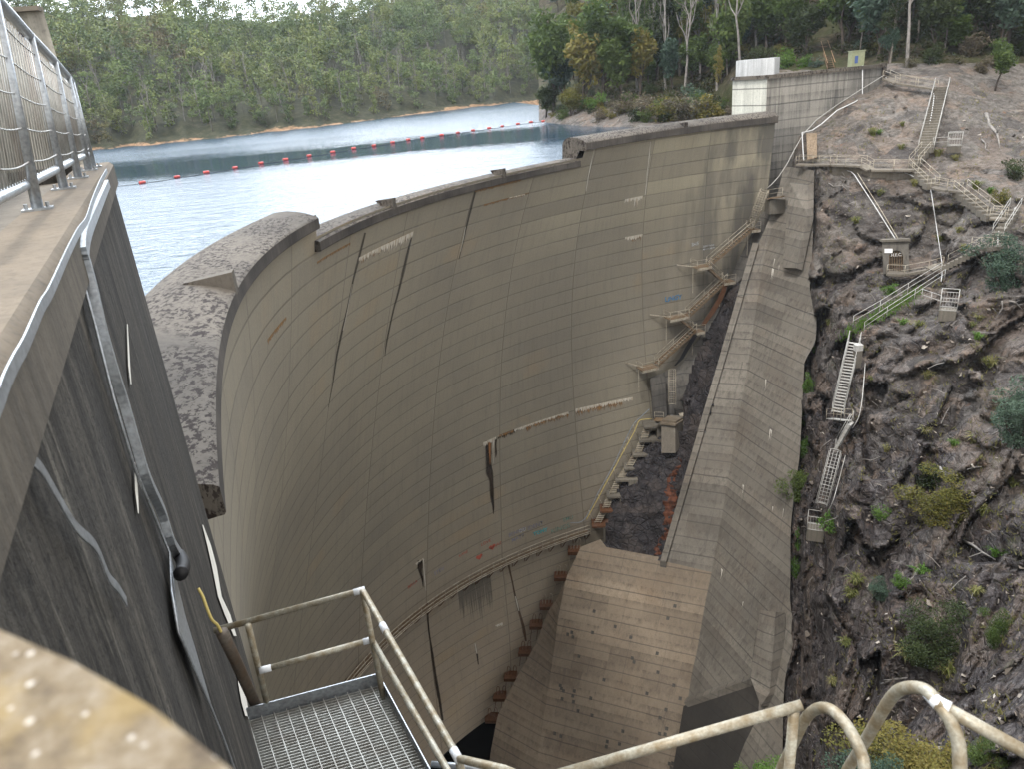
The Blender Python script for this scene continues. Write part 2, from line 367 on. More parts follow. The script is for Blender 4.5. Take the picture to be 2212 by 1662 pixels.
# profile: underside of lip, vertical lip, rounded ogee, down upstream
PROF = [(-.6, -.02), (.0, -.02), (.42, .0), (.46, .05), (.46, .62), (.36, .70), (-.1, .86), (-.8, 1.02), (-1.6, 1.10), (-2.4, 1.04), (-3.0, .82), (-3.3, .45), (-3.4, -.6), (-3.4, -3.5)]
LOWP = [(-.6, -.02), (.0, -.02), (.42, .0), (.46, .05), (.46, .58), (.36, .64), (-.1, .72), (-.8, .80), (-1.5, .80), (-2.1, .70), (-2.6, .5), (-2.9, .2), (-3.0, -.6), (-3.0, -3.5)]
HIGHP = [(a, d if i < 4 else d*1.12) for i, (a, d) in enumerate(PROF)]
crest_section(-.36, NL-.002, -1.05, 'crest', PROF)
crest_section(NL+.001, NR-.002, -.1, 'crest', LOWP)
crest_section(NR+.001, 1.452, -1.12, 'crest', HIGHP)
def crest_pt(t, kb, off, dz):
    r = RF(t, kb)-off; return Vector((CC[0]-math.cos(t)*r, CC[1]+math.sin(t)*r, ZK(kb)+dz))
def splitter(px, py, kb, size=1.):
    p = PZ(px, py, ZK(kb)+.6); t = math.atan2(p.y-CC[1], -(p.x-CC[0])); w_ = .32/50*size
    b = MB(); e = [crest_pt(t-w_, kb, .47, .5), crest_pt(t-w_, kb, .47, .9+.55*size), crest_pt(t-w_*.6, kb, -1.6*size, 1.12), crest_pt(t-w_, kb, -.4, .6)]
    f = [crest_pt(t+w_, kb, .47, .5), crest_pt(t+w_, kb, .47, .9+.55*size), crest_pt(t+w_*.6, kb, -1.6*size, 1.12), crest_pt(t+w_, kb, -.4, .6)]
    b.quad(e[0], e[1], e[2], e[3]); b.quad(f[3], f[2], f[1], f[0]); b.quad(e[0], f[0], f[1], e[1]); b.quad(e[1], f[1], f[2], e[2]); b.quad(e[2], f[2], f[3], e[3])
    b.build('splitter', CONC_OLD, dam)
splitter(1064, 380, -.1, .75); splitter(842, 448, -.1, .75); splitter(1447, 277, -1.05, .8); splitter(532, 626, -1.05, .95)
# ------------------------------------------------------------------ stains on the face (thin crusts of lime / iron standing on the concrete)
def soft(name, c1, c2, drip, dens=1.):
    "mineral film that thins out: drips hang from the joint (v = 0) or run down a streak (u across)"
    M = NM(name, .85, 0, .2); uv = M.tc.outputs['UV']; sp = M.n('ShaderNodeSeparateXYZ'); M.l(uv, sp.inputs[0]); U, V = sp.outputs['X'], sp.outputs['Y']
    fine = M.noise(M.mapv(uv, (9, .8, 1)), 1., 5, .75)
    if drip:
        n1 = M.noise(M.mapv(uv, (1.1, 0, 1)), 1., 3, .6); n2 = M.noise(M.mapv(uv, (5.5, .12, 1)), 1., 4, .75)
        ln = M.math('ADD', M.math('MULTIPLY', M.math('SUBTRACT', n1, .22), 1.2), M.math('MULTIPLY', M.math('SUBTRACT', n2, .42), 1.9))
        al = M.ramp(M.math('ADD', M.math('SUBTRACT', ln, V), M.math('MULTIPLY', M.math('SUBTRACT', fine, .5), .5)), [(0, 0), (.16, 1)])
        al = M.math('MAXIMUM', al, M.ramp(V, [(.03, .85), (.10, 0)]))
    else:
        e = M.math('ABSOLUTE', M.math('SUBTRACT', U, .5)); al = M.ramp(M.math('ADD', e, M.math('MULTIPLY', M.math('SUBTRACT', M.noise(M.mapv(uv, (7, .5, 1)), 1., 5, .7), .5), .75)), [(.22, 1), (.46, 0)])
    al = M.math('MULTIPLY', al, M.math('MULTIPLY', M.ramp(fine, [(.25, .55), (.6, 1)]), dens)); M.l(al, M.b.inputs['Alpha'])
    return M.col(M.mix(c1, c2, M.ramp(M.noise(M.mapv(uv, (3, .6, 1)), 1., 4, .7), [(.4, 0), (.65, 1)])))
SD = {'CALC': soft('lime_drips', (.60, .57, .50, 1), (.36, .30, .22, 1), True), 'ORANGE': soft('iron_drips', (.30, .16, .06, 1), (.20, .13, .07, 1), True, .8), 'BLACKST': soft('black_drips', (.02, .016, .014, 1), (.06, .045, .03, 1), True), 'GREY': soft('grey_wet_run', (.12, .112, .10, 1), (.17, .155, .13, 1), True, .6)}
SS = {'CALC': soft('lime_streak', (.52, .50, .45, 1), (.30, .26, .2, 1), False), 'ORANGE': soft('iron_streak', (.30, .14, .05, 1), (.16, .08, .04, 1), False), 'BLACKST': soft('black_streak', (.015, .012, .010, 1), (.05, .035, .025, 1), False), 'JDAMP': soft('joint_damp_streak', (.05, .045, .04, 1), (.08, .072, .06, 1), False, .85), 'brown_run': soft('brown_streak', (.10, .06, .035, 1), (.05, .03, .02, 1), False)}
def uvmesh(V_, UV_, F_, mat, name):
    me = bpy.data.meshes.new(name); me.from_pydata([tuple(v) for v in V_], [], F_); me.materials.append(mat); ul = me.uv_layers.new(name='UVMap'); li = np.zeros(len(me.loops), dtype=np.int64); me.loops.foreach_get('vertex_index', li); ul.data.foreach_set('uv', np.array(UV_, float)[li].ravel())
    o = bpy.data.objects.new(name, me); COL.objects.link(o); o.parent = dam; o.matrix_parent_inverse = Matrix.Translation(-dam.location); return o
def matkey(m_): return m_ if isinstance(m_, str) else {'calcite_white': 'CALC', 'orange_iron_stain': 'ORANGE', 'black_water_stain': 'BLACKST', 'joint_damp': 'JDAMP'}.get(m_.name, 'brown_run' if 'brown' in m_.name else 'GREY')
_so = [0]
def stain(px0, px1, lens, mat, name='mineral_stain', seed=1, wmin=.06, wmax=.22, off=.03, dens=1., top=.06, taper=.15):
    "fringe of drips hanging from the joint between two measured points; lens = (min, max) drip length in lifts"
    (t0, k0), (t1, k1) = FPIX(*px0), FPIX(*px1); L = abs(t1-t0)*55.; n = max(2, int(L/.8)); V_, UV_, F_ = [], [], []; _so[0] += 1; off = off+.0015*_so[0] % .02
    for i in range(n+1):
        f = i/n; t = t0+(t1-t0)*f; k = k0+(k1-k0)*f
        for j, (dk, v_) in enumerate(((-top, 0), (lens[1]*.5, .5), (lens[1]*1.15, 1.1))): V_.append(FACE(t, k+dk, off)); UV_.append((f*L+seed*17.3, v_))
    for i in range(n):
        for j in range(2): F_.append((i*3+j, i*3+j+1, i*3+j+4, i*3+j+3))
    uvmesh(V_, UV_, F_, SD[matkey(mat)], name)
P2 = lambda o, s, x, y: ((o[0]+x/s)*.58674, (o[1]+y/s)*.58674)
Z5 = lambda x, y: P2((800, 850), 2.458, x, y)
ZA = lambda x, y: P2((1600, 1600), 2.77, x, y)      # detail around the long drip line
ZD = lambda x, y: P2((1260, 940), 1.749, x, y)
ZE = lambda x, y: P2((1260, 1882), 1.749, x, y)
ZC = lambda x, y: P2((2300, 600), 3.687, x, y)
stain(Z5(1278, 252), Z5(1540, 118), (.1, .45), CALC, seed=1, dens=1.3)
stain(Z5(1500, 140), Z5(1770, 12), (.12, .75), CALC, seed=2, dens=1.2)
stain(Z5(1300, 240), Z5(1760, 16), (.05, .5), ORANGE, seed=3, off=.02)
stain(ZC(0, 500), ZC(240, 450), (.1, .45), CALC, seed=4, dens=1.2); stain(ZC(135, 472), ZC(185, 462), (1.0, 1.6), CALC, seed=5, dens=1.4)
stain(ZC(0, 1015), ZC(240, 970), (.1, .5), CALC, seed=6, dens=1.2); stain(ZC(90, 1000), ZC(225, 975), (.2, .7), ORANGE, seed=7, off=.02)
stain(ZD(1500, 995), ZD(1870, 918), (.1, .5), CALC, seed=8, dens=1.3, off=.035); stain(ZD(1500, 996), ZD(1800, 935), (.3, .9), ORANGE, seed=9, off=.02, dens=.7)
stain(ZD(1105, 1128), ZD(1455, 1013), (.06, .3), CALC, seed=10, dens=1.5, off=.035); stain(ZD(1180, 1100), ZD(1455, 1014), (.15, .75), ORANGE, seed=11, off=.02, dens=.7)
stain(ZD(1000, 1168), ZD(1110, 1125), (.05, .55), BLACKST, seed=12, off=.02, dens=1.6); stain(ZD(1005, 1166), ZD(1100, 1130), (.08, .32), ORANGE, seed=12, off=.03, dens=1.4); stain(ZD(1000, 1168), ZD(1100, 1130), (.04, .14), CALC, seed=13, off=.045, dens=1.4)
stain(ZD(905, 1212), ZD(990, 1175), (.06, .5), CALC, seed=14, off=.045, dens=1.4)
def streakp(pts, mat, off=.025, name='mineral_stain'):
    "continuous run-off streak: [(x, y, half width px)] measured down the face"
    c3 = bez([Vector(p) for p in pts], 4); V_, UV_, F_ = [], [], []; acc = 0.; pv = None; _so[0] += 1; off = off+.0013*_so[0] % .02
    for q in c3:
        w_ = max(.6, q.z)*1.35; a, c = FPIX(q.x-w_, q.y), FPIX(q.x+w_, q.y); A_, B_ = FACE(*a, off), FACE(*c, off); acc += (A_-pv).length if pv is not None else 0; pv = A_
        V_ += [A_, B_]; UV_ += [(0, acc*.8+_so[0]*9.7), (1, acc*.8+_so[0]*9.7)]
    for i in range(len(c3)-1): F_.append((2*i, 2*i+2, 2*i+3, 2*i+1))
    uvmesh(V_, UV_, F_, SS[matkey(mat)], name)
def zpts(f, L, s): return [(*f(x, y), w_*s) for x, y, w_ in L]
streakp(zpts(ZA, [(545, 65, 26), (545, 150, 30), (548, 280, 28), (560, 400, 36), (578, 480, 22), (585, 640, 18), (597, 740, 12), (600, 815, 4)], .212), BLACKST)
streakp(zpts(ZA, [(560, 60, 18), (560, 150, 13), (562, 260, 7), (562, 310, 2)], .212), ORANGE, .04)
streakp(zpts(ZA, [(628, 35, 8), (622, 110, 7), (625, 190, 9), (622, 240, 2)], .212), BLACKST)
streakp(zpts(ZA, [(600, 50, 12), (592, 150, 7), (600, 300, 3)], .212), CALC, .04)
streakp(zpts(ZE, [(505, 320, 22), (500, 380, 14), (515, 440, 7), (520, 490, 3)], .335), BLACKST)
streakp(zpts(ZE, [(520, 310, 7), (528, 420, 4), (537, 515, 3)], .335), CALC, .035)
stain(ZE(468, 345), ZE(520, 308), (.05, .25), CALC, seed=20, dens=2)
stain(ZE(725, 487), ZE(940, 385), (.15, .5), CALC, seed=21, dens=1.6, wmax=.3); stain(ZE(985, 740), ZE(1030, 722), (.1, .4), CALC, seed=22, dens=2)
stain(ZE(740, 492), ZE(950, 395), (2.5, 6.), 'GREY', seed=23, off=.012, dens=.8, wmin=.2, wmax=.5)
streakp(zpts(ZE, [(545, 590, 5), (555, 760, 5), (575, 900, 7), (600, 1080, 10), (625, 1220, 9), (645, 1350, 7)], .335), BLACKST)
streakp(zpts(ZE, [(1065, 330, 7), (1090, 440, 5), (1110, 540, 6), (1140, 660, 8), (1165, 750, 10), (1182, 840, 6)], .335), 'brown_run', .02)
streakp(zpts(ZE, [(1112, 550, 3), (1125, 600, 5), (1135, 645, 3)], .335), CALC, .04)
streakp(zpts(ZE, [(853, 855, 4), (862, 900, 6), (866, 925, 3)], .335), CALC); streakp(zpts(ZE, [(866, 920, 6), (875, 990, 3)], .335), BLACKST)
# three dark contraction joints near the crest, one with a lime core
streakp(zpts(Z5, [(1335, 15, 9), (1275, 260, 10), (1225, 460, 8), (1180, 680, 8), (1135, 870, 9), (1085, 1100, 9), (1065, 1225, 8), (1040, 1400, 4), (1003, 1600, 2)], .24), JDAMP, .02)
streakp(zpts(Z5, [(1218, 480, 2), (1180, 690, 3), (1160, 790, 3), (1135, 900, 3)], .24), CALC, .03)
streakp(zpts(Z5, [(1765, 20, 5), (1725, 180, 11), (1685, 350, 13), (1645, 520, 11), (1600, 685, 8), (1560, 860, 7), (1530, 1010, 7), (1515, 1130, 3)], .24), JDAMP, .02)
streakp(zpts(lambda x, y: P2((1700, 600), 2.77, x, y), [(142, 265, 9), (92, 460, 12), (48, 640, 9), (15, 800, 6), (-30, 980, 3)], .212), JDAMP, .02)
streakp(zpts(lambda x, y: P2((1700, 600), 2.77, x, y), [(35, 650, 3), (15, 760, 4), (-15, 900, 2)], .212), CALC, .03)
streakp(zpts(lambda x, y: P2((1260, 0), 1.749, x, y), [(1985, 910, 3), (1965, 1100, 4), (1950, 1255, 3)], .335), CALC, .02)
streakp(zpts(lambda x, y: P2((1260, 0), 1.749, x, y), [(1622, 960, 3), (1590, 1100, 4), (1570, 1230, 3)], .335), CALC, .02)
stain(P2((1700, 600), 2.77, 130, 292), P2((1700, 600), 2.77, 600, 175), (.03, .14), ORANGE, seed=30, wmax=.5); stain(P2((1700, 600), 2.77, 220, 430), P2((1700, 600), 2.77, 680, 308), (.03, .13), ORANGE, seed=31, wmax=.5)
stain(P2((1700, 600), 2.77, 480, 358), P2((1700, 600), 2.77, 640, 322), (.02, .06), CALC, seed=32, off=.035)
stain(Z5(900, 290), Z5(1200, 115), (.03, .12), ORANGE, seed=33, wmax=.5); stain(Z5(450, 1000), Z5(620, 790), (.04, .2), ORANGE, seed=34, wmax=.4)
# ------------------------------------------------------------------ writing sprayed on the dam
def graffiti(txt, px, py, hpx, mat, slant=0., seed=0, font_bold=.006):
    "spray-painted word lying on the curved face, letter by letter"
    cu = bpy.data.curves.new('graffiti', 'FONT'); cu.body = txt; cu.size = 1; cu.offset = font_bold; cu.resolution_u = 2
    ob = bpy.data.objects.new('tmp', cu); COL.objects.link(ob); bpy.context.view_layer.update()
    me = bpy.data.meshes.new_from_object(ob.evaluated_get(bpy.context.evaluated_depsgraph_get())); bpy.data.objects.remove(ob)
    t, k = FPIX(px, py); dd = depth(FACE(t, k)); s = hpx/F0*dd*1.35; rnd = random.Random(seed)
    for v in me.vertices:
        x, y = v.co.x*s, v.co.y*s; y += .05*s*math.sin(x*7+seed)+slant*x
        v.co = FACE(t+x/RF(t, k), k-y/HL, .04)
    me.materials.append(mat); o = bpy.data.objects.new('graffiti', me); COL.objects.link(o); o.parent = dam; o.matrix_parent_inverse = Matrix.Translation(-dam.location)
def paint(n_, c_): return plain(n_, c_, .8, .3, 3)
gb, gl, gr, gc, gw, gg = paint('blue_spray', (.06, .20, .38, 1)), paint('lilac_spray', (.19, .19, .25, 1)), paint('red_spray', (.38, .09, .06, 1)), paint('cyan_spray', (.08, .34, .36, 1)), paint('white_spray', (.42, .45, .47, 1)), paint('green_spray', (.15, .24, .20, 1))
graffiti('LiNGY', 1436, 652, 11, gb, .0, 1, .02); graffiti('SH5', 1493, 532, 8, gw, .05, 2); 
graffiti('ZERO NINE', 1518, 534, 4, gw, 0, 3); graffiti('MAD CREW', 1518, 540, 4, gw, 0, 4)
ZG = lambda x, y: P2((1750, 1880), 4.424, x, y)
graffiti('BENNO', *ZG(540, 440), 9, gl, .0, 5); graffiti('QU', *ZG(705, 375), 9, gw, 0, 6, 0.); graffiti('IDENT', *ZG(850, 330), 10, gl, 0, 7)
graffiti('MATT', *ZG(590, 520), 9, gl, 0, 8); graffiti('KINGS', *ZG(1230, 385), 12, gg, 0, 9); graffiti('EMU', *ZG(1430, 190), 9, gg, 0, 10, .01)
graffiti('TONY', *ZG(945, 420), 9, gc, 0, 11, .05); graffiti('LOVE', *ZG(90, 590), 8, gr, 0, 12); graffiti('JAZ', *ZG(330, 590), 7, gr, 0, 13)
graffiti('STEV', *ZE(590, 420), 10, gl, 0, 14); graffiti('BELLA', *ZE(420, 505), 8, gr, 0, 15); graffiti('KANE', *ZE(750, 300), 7, gr, 0, 16)
b = MB()
for gx, gy in ((270, 600), (60, 760)):
    t, k = FPIX(*ZG(gx, gy)); pts = []
    for i in range(20):
        a = 2*math.pi*i/20; pts.append(FACE(t+.026*16*math.sin(a)**3/55, k-.026*(13*math.cos(a)-5*math.cos(2*a)-2*math.cos(3*a)-math.cos(4*a))/HL, .045))
    b.quad(*pts)
b.build('graffiti', gr, dam)

# ================================================================== RIGHT ABUTMENT (thrust block and chute)
def loft(b, A, B, nsub=1, mi=0):
    for i in range(len(A)-1): b.quad(A[i], B[i], B[i+1], A[i+1], mi=mi)
def interp_line(L, n):
    "resample [(x,y,z)] pixel+height polyline to world points"
    L = np.array(L, float); d = np.r_[0, np.cumsum(np.hypot(*(L[1:, :2]-L[:-1, :2]).T))]; s = np.linspace(0, d[-1], n)
    return [PZ(*[np.interp(q, d, L[:, i]) for i in range(3)]) for q in s]
RY = [360, 557, 600, 690, 800, 867, 954, 1048, 1104, 1225, 1305, 1406, 1456, 1533, 1590, 1662, 1760]
RZ = [-12.4, -22.3, -24.3, -28.4, -33.4, -36.5, -40.5, -44.7, -47.3, -52.4, -56., -60.4, -62.6, -65.8, -68.1, -71, -75]
RX = [1708, 1650, 1643, 1630, 1613.6, 1602, 1587, 1570, 1561.6, 1539.8, 1523, 1506, 1494.5, 1482.8, 1475, 1472, 1468]
def ridge_z(y): return float(np.interp(y, RY, RZ))
RIDGE = [(x, y, z) for x, y, z in zip(RX, RY, RZ)]
RIDGE[1:1] = [(1690, 420, -15.4), (1671, 480, -18.5)]
LEFT = [(1693, 360, -12.6), (1683, 405, -14.8), (1668, 460, -17.3), (1650, 510, -19.8), (1629, 551, -21.9), (1595, 672, -27.4), (1573, 783, -32.3), (1540, 873, -36.4), (1510, 971, -40.8), (1489, 1021, -43.2), (1464, 1120, -47.6), (1437, 1222, -52.2)]
RB = [(1759, 360, -12.4), (1757, 470, -17), (1754.4, 551.5, -21), (1748, 632, -24.2), (1765, 676, -26), (1762, 739, -28.5), (1737.6, 780, -30.6), (1732.6, 887, -35), (1727.6, 987, -38.8), (1715, 1070, -41.5), (1707.5, 1148, -44.5), (1707.5, 1245, -48), (1705.8, 1305, -50), (1714, 1339, -51.), (1712.5, 1399, -53.3), (1695.7, 1463, -56), (1692, 1523, -58.3), (1690, 1662, -63), (1690, 1760, -66)]
but = empty('concrete_buttress', (30, 75, -50), 'long sloping concrete buttress stepping down beside the dam with a raised kerb', 'buttress')
def plane3(a, c, e): n = (c-a).cross(e-a).normalized(); return n, n.dot(a)
def onplane(pl_, x, y): v = Vector(ray(x, y).tolist()); return v*(pl_[1]/v.dot(pl_[0]))
PLL = plane3(PZ(1671, 480, -18.5), PZ(1472, 1662, -71), PZ(1437, 1222, -53.3)); PLR = plane3(PZ(1671, 480, -18.5), PZ(1472, 1662, -71), PZ(1707.5, 1148, -44.5))
RIDGE = [(x, y, onplane(PLL, x, y).z) for x, y, z in RIDGE]
LEFT = [(1693, 360), (1683, 405), (1668, 455), (1648, 505), (1639, 523)]+[(1639-.29*(y-523), y) for y in (560, 620, 700, 780, 860, 940, 1020, 1100, 1160, 1222)]
LEFT = [(x, y, onplane(PLL, x, y).z) for x, y in LEFT]; RB = [(x, y, onplane(PLR, x, y).z) for x, y, z in RB]
N_ = 60
lw_, rw_, bw_ = interp_line(LEFT, N_), interp_line(RIDGE, N_), interp_line(RB, N_)
def on_z(line, z):
    for a, c in zip(line[:-1], line[1:]):
        if (a.z-z)*(c.z-z) <= 0 and a.z != c.z: return a.lerp(c, (z-a.z)/(c.z-a.z))
    return line[-1] if z < line[-1].z else line[0]
zs = np.linspace(-12.6, -71, 96)
b = MB()
for z0, z1 in zip(zs[:-1], zs[1:]):
    a0, a1, c0, c1, e0, e1 = on_z(lw_, z0), on_z(lw_, z1), on_z(rw_, z0), on_z(rw_, z1), on_z(bw_, z0), on_z(bw_, z1)
    if z1 > LEFT[-1][2]: b.quad(a0, a1, c1, c0)
    if z0 > -66: b.quad(c0, c1, e1, e0)
SF = b
# raised kerb down the dam side of the slope
KO = [(1626-.29*(y-523), y, 0) for y in range(523, 1225, 30)]; nL = PLL[0] if PLL[0].z > 0 else -PLL[0]
KO = [(x, y, onplane((PLL[0], PLL[1]+PLL[0].dot(nL)*.45), x, y).z) for x, y, z in KO]
ko = interp_line(KO, N_); ki = [onplane((PLL[0], PLL[1]+PLL[0].dot(nL)*.45), PJ(p)[0]+13, PJ(p)[1]+2) for p in ko]
b = MB(); rk = random.Random(8); jit = [Vector((0, 0, rk.uniform(-.05, .05))) for _ in range(N_)]
for i in range(0, N_-1):
    g = Vector((0, 0, -3.2)); j_ = jit[i//5]
    o0, o1, i0, i1 = ko[i]+j_, ko[i+1]+j_, ki[i]+j_, ki[i+1]+j_
    b.quad(o0, o1, i1, i0); b.quad(o0+g, o1+g, o1, o0); b.quad(i0, i1, i1-nL*.6, i0-nL*.6)
b.quad(ko[-1], ko[-1]+g, ki[-1]+g, ki[-1]); b.quad(ko[0], ki[0], ki[0]+g, ko[0]+g)
b.build('raised_kerb', CONC_BUT, but)
# lower apron with its dark side wall
APL = [(1254, 1183, -54.3), (1222, 1252, -57.3), (1205.4, 1339, -61), (1198.7, 1392.6, -63.2), (1188.6, 1460, -66), (1171.9, 1567, -70.3), (1158.5, 1661.6, -74), (1150, 1750, -77.5)]
APS = [(1254, 1183, -54.3), (1235.6, 1228, -56.6), (1202, 1295, -60), (1185, 1319, -61.2), (1158.5, 1389, -64.2), (1108, 1480, -68.5), (1074.6, 1547, -71.5), (1059.5, 1627.4, -75), (1052, 1700, -78)]
APL = [(x, y, onplane(PLL, x, y).z) for x, y, z in APL]; zc0 = [p[2] for p in APL]; APS = [(x, y, z+(zc0[0]+54.3)*(1-i/8)+(zc0[-1]+77.5)*i/8) for i, (x, y, z) in enumerate(APS)]
al, as_ = interp_line(APL, 50), interp_line(APS, 50)
rid2 = interp_line(RIDGE, 120)
b = MB(); ZT = zc0[0]; zs = np.linspace(ZT, -77, 40)
for z0, z1 in zip(zs[:-1], zs[1:]):
    a0, a1, c0, c1 = on_z(al, z0), on_z(al, z1), on_z(rid2, z0), on_z(rid2, z1)
    b.quad(a0, a1, c1, c0); s0, s1 = on_z(as_, z0), on_z(as_, z1)
    b.quad(s0, s1, a1, a0)
tl = PZ(1254, 1183, ZT); k0_ = onplane(PLL, 1437, 1222)
b.quad(tl, onplane(PLL, 1420, 1212), PZ(1424, 1204, ZT+.3), PZ(1310, 1183, ZT+.1), PZ(1297, 1166, ZT+.1))
for (x0, y0), (x1, y1) in (((1254, 1183), (1345, 1198)), ((1345, 1198), (1437, 1222))):
    e0, e1 = onplane(PLL, x0, y0), onplane(PLL, x1, y1); r0_, r1_ = on_z(rid2, e0.z), on_z(rid2, e1.z)
    if e1.z > e0.z: b.quad(e0, r0_, r1_, e1)
b.quad(tl, PZ(1297, 1166, ZT+.1), PZ(1297, 1166, ZT+.1)+Vector((2, 1, -24)), tl+Vector((1, 1, -24)))
# small square form-tie pockets scattered over the apron
rnd = random.Random(3)
for i in range(46):
    z = rnd.uniform(-56.5, -73); a, c = on_z(al, z), on_z(rid2, z); f = rnd.uniform(.06, .95); p = a.lerp(c, f); a2, c2 = on_z(al, z-.32), on_z(rid2, z-.32); q = a2.lerp(c2, f)
    dx = (c-a).normalized()*.17; nrm = dx.cross(q-p).normalized()*.03
    if nrm.dot(-p) < 0: nrm = -nrm
    b.quad(p-dx+nrm, q-dx+nrm, q+dx+nrm, p+dx+nrm, mi=1)
b.build('lower_apron', [CONC, plain('dark_pocket', (.07, .066, .06, 1), .9)], but)
b = SF; rnd = random.Random(5)
for i in range(11):
    z = rnd.uniform(-20, -58); c, e = on_z(rw_, z), on_z(bw_, z); f = rnd.uniform(.1, .95); p = c.lerp(e, f); q = on_z(rw_, z-.9).lerp(on_z(bw_, z-.9), f)
    dx = (e-c).normalized()*rnd.uniform(.04, .14); nrm = dx.cross(q-p).normalized()*.03
    if nrm.dot(-p) < 0: nrm = -nrm
    for j in range(rnd.randint(1, 4)):
        s_ = dx*(j*rnd.uniform(.6,2)); g = q.lerp(p, rnd.uniform(-.3, .8)); dx = dx*rnd.uniform(.5, 1.1); b.quad(p-dx*.6+nrm+s_, g+nrm+s_, p+dx*.6+nrm+s_, mi=1)
b.build('sloping_face', [CONC_BUT, CALC], but)
# counterfort rib near the top and the stepped pier at the foot
def prow(pts, mat, parent, name, off):
    b = MB(); b.prism(pts, off); b.build(name, mat, parent)
n_ = (Vector(bw_[20])-Vector(rw_[20])).cross(Vector(rw_[30])-Vector(rw_[20])).normalized()
if n_.dot(-rw_[20]) < 0: n_ = -n_
prow([PZ(1718, 400, -14.2), PZ(1758, 400, -14.0), PZ(1757, 470, -17), PZ(1733, 584, -22.2), PZ(1703, 583, -22.6), PZ(1712, 480, -18)], CONC_BUT, but, 'counterfort', n_*.9)
prow([PZ(1664, 1322, -50.6), PZ(1697, 1326, -50.4), PZ(1695, 1362, -51.8), PZ(1687, 1470, -56.2), PZ(1684, 1500, -57.4), PZ(1665, 1528, -58.6), PZ(1642, 1466, -57), PZ(1650, 1400, -54)], CONC_BUT, but, 'foot_pier', n_*1.3)
b = MB(); b.beam(PZ(1486, 1521, -64.), PZ(1642, 1466, -57.), .8, .9); b.build('cross_beam', CONC_BUT, but)
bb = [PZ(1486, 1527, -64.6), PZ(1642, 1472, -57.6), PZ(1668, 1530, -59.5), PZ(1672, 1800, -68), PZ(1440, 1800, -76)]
b = MB(); b.quad(*[p-n_*.0+n_*.6 for p in bb]); b.build('recess_wall', CONC_VDARK, but)  # overhang shadow below the beam, painted in as very dark concrete

# thrust block at the far end of the crest
tb = empty('thrust_block', (33, 96, -8), 'high grey concrete block with a whitewashed end face, beyond the far end of the dam', 'wall')
zt = -2.6
A0, A1, A2 = PZ(1583, 170, zt), PZ(1658, 166, zt), PZ(1910, 141, zt)
A0 = A1+(A0-A1).normalized()*((A0-A1).length)
bk = (A2-A1).normalized()
down = Vector((0, 0, -1))
b = MB(); b.quad(A1, A1+down*26, A2+down*18, A2); b.build('valley_face', concrete('thrust_concrete', (.30, .285, .255, 1), (.085, .083, .082, 1), 1., lifts=1.9, panels=7.), tb)
b = MB(); b.quad(A0, A0+down*12, A1+down*12, A1); b.build('white_face', concrete('whitened_concrete', (.56, .56, .50, 1), (.38, .38, .33, 1), .7, lifts=1.9), tb)
b = MB(); back = Vector((6, 9, 0)); b.quad(A0, A1, A2, A2+Vector((4, 3, 0)), A0+Vector((6, 9, 0))); b.quad(A0, A0+back, A0+back+down*12, A0+down*12)
b.build('top_slab', CONC_PLAIN, tb)
b = MB()
for a, c in ((A0, A1), (A1, A2)):
    d = (c-a).normalized(); n2 = Vector((-d.y, d.x, 0)); n2 = n2 if n2.dot(-a) > 0 else -n2
    b.beam(a+n2*.06+Vector((0, 0, .02)), c+n2*.06+Vector((0, 0, .02)), .5, .42)
b.beam(A2+Vector((0, 0, .3)), A2+Vector((0, 0, -2.4)), .5, .5); b.build('coping', CONC_OLD, tb)
gh = empty('gate_house', PZ(1630, 150, -1), 'plain white rendered wall standing on top of the thrust block', 'wall')
B0, B1 = PZ(1589, 131, 0), PZ(1672, 124, 0); 
g0, g1 = PD(1589, 168, 98), PD(1672, 164, 96); h0 = PD(1589, 131, 98); h1 = PD(1672, 124, 96)
b = MB(); b.prism([g0, g1, Vector((g1.x, g1.y, h1.z)), Vector((g0.x, g0.y, h0.z))], Vector((2.5, 5, 0)))
b.build('white_wall', concrete('white_render', (.58, .60, .62, 1), (.42, .44, .46, 1), .6, scale=2), gh)

# ================================================================== WATER
WZ = -8.75
def water_material():
    M = NM('lake_water', .05, 0, .5); P = M.geo.outputs['Position']
    M.b.inputs['IOR'].default_value = 1.33
    gust = M.noise(M.mapv(P, (.007, .035, 1), rot=(0, 0, -.35)), 1., 3, .5)
    qa, qb = PZ(260, 366, WZ), PZ(1000, 303, WZ); qd = (qb-qa).normalized(); qn = Vector((-qd.y, qd.x, 0)); dp = M.n('ShaderNodeVectorMath', operation='DOT_PRODUCT'); dp.inputs[1].default_value = qn; M.l(P, dp.inputs[0])
    dist = M.math('ABSOLUTE', M.math('ADD', M.math('SUBTRACT', dp.outputs['Value'], qn.dot(qa)), M.math('MULTIPLY', M.math('SUBTRACT', M.noise(M.mapv(P, (.02, .02, 1)), 1., 4, .6), .5), 30.)))
    calm = M.math('MULTIPLY', M.ramp(M.math('DIVIDE', dist, 40.), [(.28, .12), (.62, 1)]), M.ramp(gust, [(.36, .75), (.5, 1)]))
    a = M.noise(M.mapv(P, (1.2, 2.2, 1)), 1., 3, .6); b_ = M.noise(M.mapv(P, (.35, .7, 1), loc=(4, 2, 0)), 1., 3, .6)
    h = M.math('MULTIPLY', M.math('ADD', M.math('MULTIPLY', a, .35), b_), calm)
    M.bump(h, 1., .30); M.l(M.math('MULTIPLY_ADD', calm, .20, .05), M.b.inputs['Roughness'])
    return M.col((.010, .04, .075, 1))
b = MB(); b.quad((-900, 17, WZ), (-900, 900, WZ), (500, 900, WZ), (500, 100, WZ), (36, 94, WZ))
